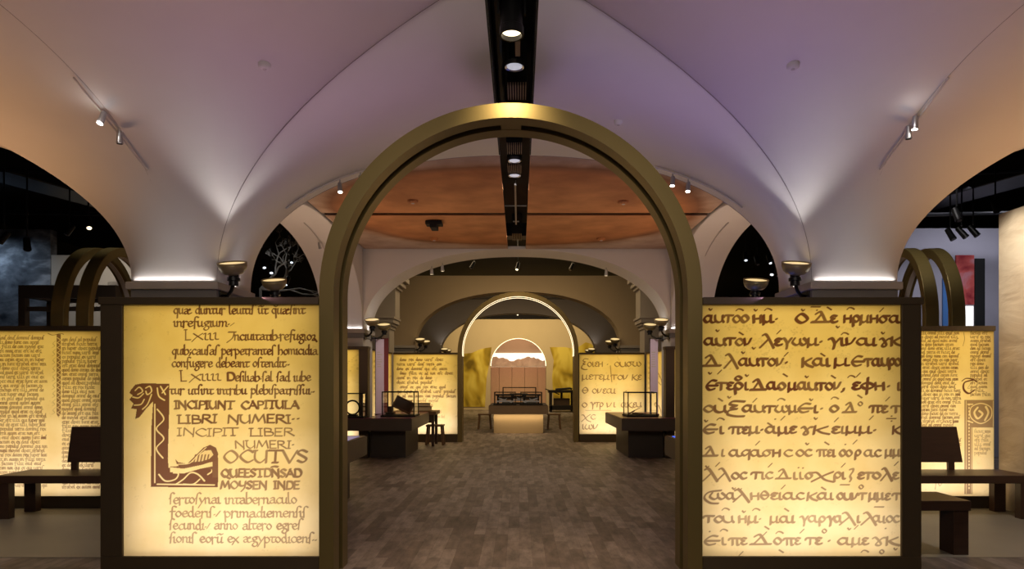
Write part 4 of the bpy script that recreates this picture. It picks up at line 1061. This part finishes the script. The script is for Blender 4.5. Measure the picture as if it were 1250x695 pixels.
# side desk with books behind the left table
t = thing('side_desk', 'narrow wooden desk stacked with blocks behind the left magenta table', 'desk', (-2.35, 14.55, 0))
MB().box(-.5, .5, 0, .75, .70, .78).build('desk_top', M['wood'], t, bevel=.008)
MB().box(-.45, .40, .08, .68, .52, .70).build('drawer_box', M['wooddark'], t, bevel=.006)
for x in (-.42, .42):
    for y in (.08, .66): MB().box(x - .03, x + .03, y - .03, y + .03, 0, .70).build('leg', M['wooddark'], t)
for i, (x, y, w, d, h, m) in enumerate(((-2.22, 14.85, .46, .3, .10, 'wood'), (-2.20, 14.83, .36, .26, .08, 'wooddark'), (-2.56, 14.9, .22, .3, .24, 'paper'))):
    zz = .78 + (.10 if i == 1 else 0)
    t = thing('book', ['thick brown book at the bottom of the pile on the side desk', 'thinner dark book on top of the pile on the side desk', 'upright pale book beside the pile on the side desk'][i], 'book', (x, y, zz), 'books on the side desk')
    MB().box(-w / 2, w / 2, -d / 2, d / 2, 0, .012).box(-w / 2, w / 2, -d / 2, d / 2, h - .012, h).box(-w / 2, -w / 2 + .012, -d / 2, d / 2, 0, h).build('cover', M[m], t)
    MB().box(-w / 2 + .012, w / 2 - .012, -d / 2 + .008, d / 2 - .008, .012, h - .012).build('pages', M['paper'], t)

def case(label, loc, w, d, h, group='glass cases'):
    t = thing('glass_case', label, 'glass case', loc, group); e = .018
    b = MB()
    for x in (-w / 2, w / 2 - e):
        for y in (0, d - e): b.box(x, x + e, y, y + e, .03, h)
    for zz in (h - e,):
        b.box(-w / 2, w / 2, 0, e, zz, h); b.box(-w / 2, w / 2, d - e, d, zz, h); b.box(-w / 2, -w / 2 + e, 0, d, zz, h); b.box(w / 2 - e, w / 2, 0, d, zz, h)
    b.build('edge_frame', M['black'], t)
    MB().box(-w / 2 - .02, w / 2 + .02, -.02, d + .02, 0, .03).build('case_base', M['black'], t, bevel=.004)
    g = e / 2
    gl = MB(); gl._add([(-w / 2 + g, g, .03), (w / 2 - g, g, .03), (w / 2 - g, g, h - e), (-w / 2 + g, g, h - e)], [(0, 1, 2, 3)])
    gl._add([(-w / 2 + g, g, .03), (-w / 2 + g, d - g, .03), (-w / 2 + g, d - g, h - e), (-w / 2 + g, g, h - e)], [(0, 1, 2, 3)])
    gl._add([(w / 2 - g, g, .03), (w / 2 - g, d - g, .03), (w / 2 - g, d - g, h - e), (w / 2 - g, g, h - e)], [(0, 1, 2, 3)])
    gl._add([(-w / 2 + g, g, h - e), (w / 2 - g, g, h - e), (w / 2 - g, d - g, h - e), (-w / 2 + g, d - g, h - e)], [(0, 1, 2, 3)])
    gl.build('glass', M['glass'], t)
    return t
case('black-edged glass case holding a tilted wooden frame, on the left magenta table', (-2.305, 12.45, .78), .62, .55, .48)
case('glass case mostly hidden behind the left leg of the front arch', (-3.08, 12.05, .78), .40, .27, .46)
case('black-edged glass case with small tools, on the right magenta table', (2.34, 12.45, .78), .56, .55, .47)
case('left of the two front glass cases on the island table', (-.40, 18.1, .78), .60, .55, .36, 'island glass cases')
case('right of the two front glass cases on the island table', (.33, 18.1, .78), .60, .55, .36, 'island glass cases')
case('wider glass case at the back of the island table', (.0, 19.0, .78), .98, .6, .48, 'island glass cases')
# tilted printing frame
t = thing('type_tray', 'tilted wooden printing tray inside the left glass case', 'tray', (-2.28, 12.72, .84), rz=.25)
t.rotation_euler = (math.radians(62), math.radians(26), .15)
b = MB().box(-.19, .19, -.13, -.10, -.015, .015).box(-.19, .19, .10, .13, -.015, .015).box(-.19, -.16, -.10, .10, -.015, .015).box(.16, .19, -.10, .10, -.015, .015)
t.location = (-2.25, 12.72, 1.00)
b.build('rim', M['wood'], t, bevel=.004)
MB().box(-.16, .16, -.10, .10, -.008, .004).build('type_bed', M['wooddark'], t)
o = MB().box(-.16, .0, 0, .18, 0, .05).box(-.12, -.04, .04, .14, .05, .16).build('type_block', M['wooddark'], None, loc=(-2.42, 12.62, .81)); tag(o, 'small dark wooden block beside the tilted frame in the left case', 'block')
o = MB().tube([(.13 * math.cos(a), 0, .16 + .13 * math.sin(a)) for a in [2 * math.pi * i / 24 for i in range(25)]], .016, 8, False).box(-.09, .09, -.06, .06, 0, .03).build('iron_ring', M['iron'], None, loc=(-3.10, 12.17, .81)); tag(o, 'upright iron ring in the glass case beside the left leg of the arch', 'ring')
for i, (dx, dy, ang) in enumerate(((-.10, .28, .5), (.02, .2, .25), (-.02, .38, -.3))):
    t = thing('hand_tool', ['longest pointed tool lying raised in the right glass case', 'front small tool lying in the right glass case', 'rear small tool lying in the right glass case'][i], 'tool', (2.34 + dx, 12.45 + dy, .828), 'tools in the right glass case', rz=ang)
    L = (.30, .2, .22)[i]; hz = (.12, .0, .0)[i]
    MB().tube([(-L * .5, 0, .0), (0, 0, hz * .5)], [.012, .014], 8).build('handle', M['wood'], t)
    MB().tube([(0, 0, hz * .5), (L * .5, 0, hz)], [.008, .003], 8).build('blade', M['iron'], t)
# iron hand presses in the island cases
def press(label, loc, mirror=1):
    t = thing('model_press', label, 'press model', loc, 'press models in the island cases')
    b = MB()
    for x in (-.2, .2): b.box(x - .025, x + .025, .1, .14, 0, .27).box(x - .025, x + .025, .32, .36, 0, .27)
    b.box(-.26, .26, .09, .38, .22, .27).build('frame', M['iron'], t)
    MB().box(-.24, .24, .08, .38, .05, .09).build('bed', M['chrome'], t)
    MB().bar((-.2 * mirror, .05, .04), (.18 * mirror, .05, .16), .03).bar((-.05 * mirror, .045, .15), (.12 * mirror, .045, .05), .022).build('lever', M['chrome'], t)
    MB().tube([(-.17, .22, .155), (.17, .22, .155)], .05, 12).build('roller', M['wooddark'], t)
    return t
press('dark model press in the left island glass case', (-.40, 18.13, .81), -1)
press('dark model press in the right island glass case', (.33, 18.13, .81), 1)
press('dark model press in the wide rear glass case on the island table', (-.02, 19.08, .81), 1)
# big press near the far wall
t = thing('printing_press', 'large dark printing press standing right of the island table, near the far wall', 'printing press', (1.93, 29.6, 0))
for x in (-.50, .50):
    for y in (0, .8): MB().box(x - .05, x + .05, y - .05, y + .05, 0, .95).build('post', M['iron'], t)
MB().box(-.62, .62, -.06, .86, .88, 1.0).build('cross_head', M['iron'], t, bevel=.01)
MB().box(-.56, .56, -.05, .85, .10, .30).build('bed', M['iron'], t, bevel=.01)
MB().box(-.36, .36, .1, .7, .30, .62).build('platen', M['wooddark'], t, bevel=.01)
MB().tube([(0, .4, .62), (0, .4, .90)], .05, 12).build('screw', M['iron'], t)
MB().bar((-.75, .1, 1.05), (-.1, .4, .80), .04).build('lever', M['iron'], t)
MB().tube([(-.30, .0, 1.03), (.35, .0, 1.08), (.45, .0, 1.05)], .05, 10).build('roller', M['iron'], t)

def stool(label, loc, first=[None]):
    if first[0] is not None: return dup(first[0], loc, label)
    t = thing('wooden_stool', label, 'stool', loc, 'wooden stools'); first[0] = t
    MB().box(-.20, .20, -.15, .15, .42, .46).build('seat', M['stool'], t, bevel=.008)
    for x in (-1, 1):
        for y in (-1, 1): MB().hexa([(x * .19 - .025, y * .13 - .025, 0), (x * .19 + .025, y * .13 - .025, 0), (x * .19 + .025, y * .13 + .025, 0), (x * .19 - .025, y * .13 + .025, 0)],
                                    [(x * .155 - .025, y * .115 - .025, .42), (x * .155 + .025, y * .115 - .025, .42), (x * .155 + .025, y * .115 + .025, .42), (x * .155 - .025, y * .115 + .025, .42)]).build('leg', M['stool'], t)
    for x in (-1, 1): MB().box(x * .165 - .012, x * .165 + .012, -.11, .11, .30, .34).build('stretcher', M['stool'], t)
    return t
stool('low wooden stool in front of the far left lit screen', (-1.92, 14.98, 0))
stool('low wooden stool at the left end of the island table', (-1.04, 19.7, 0))
stool('low wooden stool at the right end of the island table', (1.04, 19.7, 0))

# banners by the second pillars
def banner(label, x, y, w, z0_, z1_, m, rz):
    t = thing('upright_banner', label, 'banner', (x, y, z0_), 'upright banners'); t.rotation_euler = (0, 0, rz)
    MB().box(-w / 2, w / 2, 0, .03, 0, z1_ - z0_).build('graphic_board', m, t, bevel=.004)
    MB().box(-w / 2 - .012, -w / 2, -.005, .04, 0, z1_ - z0_ + .02).build('side_post', M['darkmetal'], t)
    b = MB(); r = random.Random(int(abs(x * 100) + y))
    for k in range(7):
        zz = (z1_ - z0_) * .82 - k * .05
        b.box(-w * .32, -w * .32 + w * r.uniform(.35, .6), -.003, 0, zz, zz + .014)
    b.build('text_lines', M['paper'] if m is M['purple'] else M['red'], t)
    return t
banner('tall lilac banner standing behind the left magenta table', -2.90, 13.62, .17, .78, 2.33, M['purple'], .2)
banner('narrow dark red banner just right of the lilac one on the left', -2.86, 13.95, .15, .78, 2.37, M['red'], .35)
banner('tall lilac banner standing behind the right magenta table', 2.80, 13.62, .16, .78, 2.33, M['purple'], -.35)

# classical pilasters in the third bay
def pilaster(label, x, sg):
    t = thing('pilaster', label, 'pilaster', (x, 15.95, 0), 'moulded pilasters of the third bay')
    MB().box(-.26, .26, 0, .6, 0, 2.75).build('shaft', M['pier'], t, bevel=.01)
    MB().box(-.29, .29, -.03, .63, 2.72, 2.80).box(-.33, .33, -.07, .67, 2.80, 2.86).box(-.37, .37, -.11, .71, 2.86, 2.96).box(-.40, .40, -.14, .74, 2.96, 3.02).build('capital', M['pier'], t, bevel=.012)
    MB().box(-.36, .40, .0, .6, 3.02, 3.75).build('upper_block', M['pier'], t)
    MB().box(-.42, .46, -.05, .65, 3.70, 3.78).box(-.48, .54, -.10, .70, 3.78, 3.90).box(-.55, .62, -.15, .75, 3.90, 4.02).box(-.40, .44, 0, .6, 4.02, 4.4).build('cornice', M['pier'], t, bevel=.012)
pilaster('moulded pilaster rising behind the left lilac banner', -3.42, -1)
pilaster('moulded pilaster rising behind the right lilac banner', 3.30, 1)
spot((-2.4, 14.2, 4.1), (-3.3, 15.9, 2.7), 22, WARM, 70, .9, .05)
spot((2.3, 14.2, 4.1), (3.2, 15.9, 2.7), 22, WARM, 70, .9, .05)
# ------------------------------------------------------------------ benches in the aisles
def bench(label, loc, L, d, h=.455, th=.085, back=None, slab=False):
    t = thing('oak_bench', label, 'bench', loc)
    MB().box(0, L, 0, d, h - th, h).build('seat', M['bench'], t, bevel=.006)
    lw = .13
    for x in (.0, L - lw):
        if slab: MB().box(x, x + lw, .03, .22, 0, h - th).build('leg', M['bench'], t, bevel=.004); continue
        for y in (.01, d - .10): MB().box(x, x + lw, y, y + .09, 0, h - th).build('leg', M['bench'], t, bevel=.004)
    if back:
        xa, xb = back
        bk = MB().hexa([(xa, d - .05, h + .085), (xb, d - .05, h + .085), (xb, d - .015, h + .085), (xa, d - .015, h + .085)],
                       [(xa + .01, d + .01, h + .485), (xb - .03, d + .01, h + .485), (xb - .03, d + .045, h + .485), (xa + .01, d + .045, h + .485)]).build('backrest', M['bench'], t, bevel=.006)
        for x in (xa + .08, xb - .13):
            MB().bar((x, d - .035, h - .01), (x, d - .032, h + .10), .07, .035).build('back_post', M['bench'], bk)
    return t
bench('long dark oak bench with a slanted backrest, in front of the right aisle screen', (3.79, 6.98, 0), 1.69, .50, h=.47, back=(.1, 1.24))
bench('backless dark oak bench poking out behind the right edge of the near right screen', (2.55, 5.54, 0), 1.27, .46, h=.47, slab=True)
bench('long dark oak bench with a slanted backrest, in front of the left aisle screen', (-5.58, 6.98, 0), 1.69, .50, h=.47, back=(.45, 1.59))

# ------------------------------------------------------------------ slanting bronze arches over the aisles
def small_arch(label, loc, rz, first=[None]):
    if first[0] is not None: return dup(first[0], loc, label, rz)
    t = thing('bronze_hoop_arch', label, 'archway', loc, 'slanting bronze arches in the aisles', rz); first[0] = t
    global AR
    R, th, d = 1.15, .13, .17
    sweep_arch([(R, 0), (R, d), (R - th, d), (R - th, 0)], 'arch_frame', M['bronze'], t, spring=2.33, n=48, bevel=.008)
    sweep_arch([(R - th - .012, .05), (R - th - .012, d - .05), (R - th - .002, d - .05), (R - th - .002, .05)], 'light_channel', M['pier'], t, spring=2.33, n=48)
    return t
small_arch('outer slanting bronze arch above the left aisle screen', (-6.30, 10.0, 0), math.radians(97))
small_arch('inner slanting bronze arch above the left aisle screen, next to the near screen frame', (-5.96, 10.0, 0), math.radians(97))
small_arch('inner slanting bronze arch above the right aisle screen', (5.95, 10.0, 0), math.radians(77))
small_arch('outer slanting bronze arch above the right aisle screen, nearest the stone wall', (6.31, 10.0, 0), math.radians(77))
spot((-5.6, 9.0, 4.6), (-6.2, 10.0, 3.4), 40, WHT, 60, .9, .05)
spot((5.0, 8.0, 4.5), (6.0, 9.8, 3.2), 120, WHT, 60, .9, .05)

# timber exhibit stand behind the left arches
t = thing('timber_stand', 'tall dark timber frame stand behind the left slanting arches', 'exhibit stand', (-8.95, 11.7, 0))
MB().box(0, 1.74, 0, .12, 2.95, 3.18).box(0, 1.74, .7, .82, 2.95, 3.18).build('top_beam', M['table'], t, bevel=.008)
for x in (0, 1.62):
    for y in (0, .7): MB().box(x, x + .12, y, y + .12, 0, 2.95).build('post', M['table'], t, bevel=.006)
MB().box(.0, .12, .12, .70, 2.97, 3.16).build('cross_beam', M['table'], t); MB().box(1.62, 1.74, .12, .70, 2.97, 3.16).build('cross_beam', M['table'], t)
MB().box(.12, 1.62, .05, .09, 2.72, 2.80).build('lower_rail', M['table'], t)
t = thing('round_column', 'pale round column behind the left inner slanting arch', 'column', (P(153, 0, 13.2).x, 13.2, 0))
MB().lathe([(.0, 0), (.30, 0), (.30, .12), (.26, .16), (.26, 3.25), (.30, 3.3), (.30, 3.42), (0, 3.42)]).build('shaft', M['pier'], t)

# right aisle background graphics
y = 12.60
def wallbox(px0, px1, py0, py1, name, lab, cat, m):
    a = P(px0, py1, y); b = P(px1, py0, y)
    return tag(MB().box(a.x, b.x, y - .03, y, a.z, b.z).build(name, m), lab, cat)
wallbox(1166, 1188, 312, 372, 'red_poster', 'red painted poster high on the grey wall behind the right slanting arches', 'poster', M['poster'])
wallbox(1189, 1201, 316, 470, 'dark_panel', 'tall dark strip panel right of the red poster', 'wall panel', M['black'])
wallbox(1150, 1156, 340, 470, 'blue_panel', 'narrow blue strip on the grey wall behind the right slanting arches', 'wall panel', mat('blue_paint', (.05, .16, .42), .6))
wallbox(1168, 1187, 374, 480, 'lit_display_board', 'bright white lit board glimpsed between the two right slanting arches', 'display board', mat('white_board', (.9, .9, .9), emit=(1, .95, .9), estr=1.0))

# ------------------------------------------------------------------ dark open ceiling: ducts, pipes, lamps
rng = random.Random(2)
def duct(label, p, q, w, h):
    o = MB().bar(p, q, w, h).build('air_duct', M['darkmetal'], bevel=.02); tag(o, label, 'air duct', 'dark air ducts')
duct('wide dark air duct high over the left aisle', (-9.5, 6.5, 4.9), (-6.3, 16, 4.9), .7, .4)
duct('wide dark air duct high over the right aisle', (9.5, 6.5, 4.9), (6.3, 16, 4.9), .7, .4)
duct('long dark air duct crossing behind the second arch', (-3.5, 16.4, 5.215), (3.5, 16.4, 5.215), .5, .36)
pl = ['over the left aisle nearest the vault edge', 'over the left aisle in the middle', 'over the left aisle farthest out', 'over the right aisle nearest the vault edge', 'over the right aisle in the middle', 'over the right aisle farthest out']
for i, (x0_, y0_, x1_, y1_, zz) in enumerate(((-10, 7.6, -4.4, 8.6, 4.55), (-11, 9, -4.2, 10.4, 4.6), (-11, 11.2, -4.5, 11.8, 4.4), (10, 7.6, 4.4, 8.6, 4.55), (11, 9, 4.2, 10.4, 4.6), (11, 11.2, 4.5, 11.8, 4.4))):
    o = MB().tube([(x0_, y0_, zz), (x1_, y1_, zz)], .035, 8).build('ceiling_pipe', M['darkmetal']); tag(o, 'dark pipe crossing the black ceiling ' + pl[i], 'pipe', 'ceiling pipes')
GC = 'black can lights under the open ceiling'
cans = [(108, 272, 9.0, 'lampwarm', 'lit can light hanging in the dark ceiling left of the vault'), (33, 298, 9.0, 'black', 'dark can light above the night mural at far left'), (5, 290, 9.5, 'black', 'dark can light at the left edge of the picture'),
        (85, 281, 10.5, 'chrome', 'small can light between the lit one and the mural'),
        (322, 322, 12.5, 'lampcool', 'upper left sparkling can light in the dark gap left of the arch'), (331, 328, 12.0, 'lampcool', 'second sparkling can light in the dark gap left of the arch'), (356, 316, 14.0, 'lampcool', 'small sparkling can light high in the dark gap left of the arch'),
        (351, 343, 13.5, 'lampcool', 'lowest sparkling can light in the dark gap left of the arch'), (305, 333, 12.0, 'lampcool', 'sparkling can light at the left side of the dark gap left of the arch'),
        (939, 316, 12.0, 'lampcool', 'brightest can light in the dark gap right of the arch'), (924, 318, 12.6, 'chrome', 'dim can light beside the brightest one right of the arch'), (943, 330, 11.5, 'lampcool', 'lower can light in the dark gap right of the arch'),
        (910, 313, 13.0, 'lampcool', 'small can light at the left side of the dark gap right of the arch'), (950, 331, 11.0, 'chrome', 'can light beside the bowl lamp in the dark gap right of the arch'),
        (1160, 286, 10.0, 'chrome', 'first can light of the row above the right slanting arches'), (1174, 284, 10.0, 'chrome', 'second can light of the row above the right slanting arches'), (1188, 282, 10.0, 'chrome', 'third can light of the row above the right slanting arches'),
        (1168, 262, 8.6, 'chrome', 'can light higher up under the edge of the right vault'), (1215, 252, 9.6, 'black', 'can light above the end of the stone wall'),
        (632, 325, 15.2, 'lampwarm', 'lit can light in the middle of the dark band behind the second arch'), (698, 326, 15.4, 'chrome', 'dim can light right of the middle one behind the second arch'),
        (577, 324, 15.4, 'chrome', 'dim can light left of the middle one behind the second arch'), (632, 382, 26.5, 'lampwarm', 'tiny lit can light under the farthest arch')]
for px, py, D, lens, lab in cans:
    p = P(px, py, D); up = 5.4 - p.z
    t = thing('can_light', lab, 'spotlight', p, GC)
    d = Vector((rng.uniform(-.5, .5), -.5, -1)).normalized()
    MB().tube([(0, 0, .1), (0, 0, up)], .012, 6).build('drop_rod', M['darkmetal'], t)
    MB().tube([-d * .10, -d * .09, d * .06, d * .10], [.03, .04, .045, .048], 14).build('can', M['darkmetal'], t)
    MB().tube([d * .098, d * .104], .030, 14).build('lens', M[lens], t)
# bare branch sculpture in the dark gap on the left
b = MB(); r2 = random.Random(9)
def branch(p, d, L, r, n):
    q = p + d * L; m = (p + q) / 2 + Vector((r2.uniform(-.05, .05), 0, r2.uniform(-.06, .06)))
    b.tube([p, m, q], [r, r * .85, r * .7], 6)
    if n:
        for _ in range(2 if n > 1 else 3):
            e = (d + Vector((r2.uniform(-.9, .9), r2.uniform(-.3, .3), r2.uniform(-.4, .4)))).normalized()
            branch(q, e, L * r2.uniform(.6, .85), r * .68, n - 1)
base = P(318, 350, 15.6)
branch(base + Vector((0, 0, -(base.z - .06))), Vector((0, 0, 1)), base.z - .1, .05, 0)
branch(base + Vector((0, 0, -.06)), Vector((.95, 0, .12)).normalized(), .58, .034, 5)
branch(base + Vector((0, 0, -.06)), Vector((.5, 0, .5)).normalized(), .52, .034, 5)
branch(base + Vector((0, 0, -.06)), Vector((.97, 0, -.02)).normalized(), .70, .03, 5)
o = b.build('branch_sculpture', M['twig']); tag(o, 'pale bare branch sculpture seen in the dark gap left of the front arch', 'sculpture')
o.location = (0, 0, 0)
MBs = MB().lathe([(0, 0), (.3, 0), (.28, .06), (0, .06)], (base.x, base.y, 0)).build('base', M['darkmetal'], o)
spot(base + Vector((.4, -1.2, 1.4)), base + Vector((.5, 0, .3)), 30, (0.9, .95, 1), 60, .9, .05)
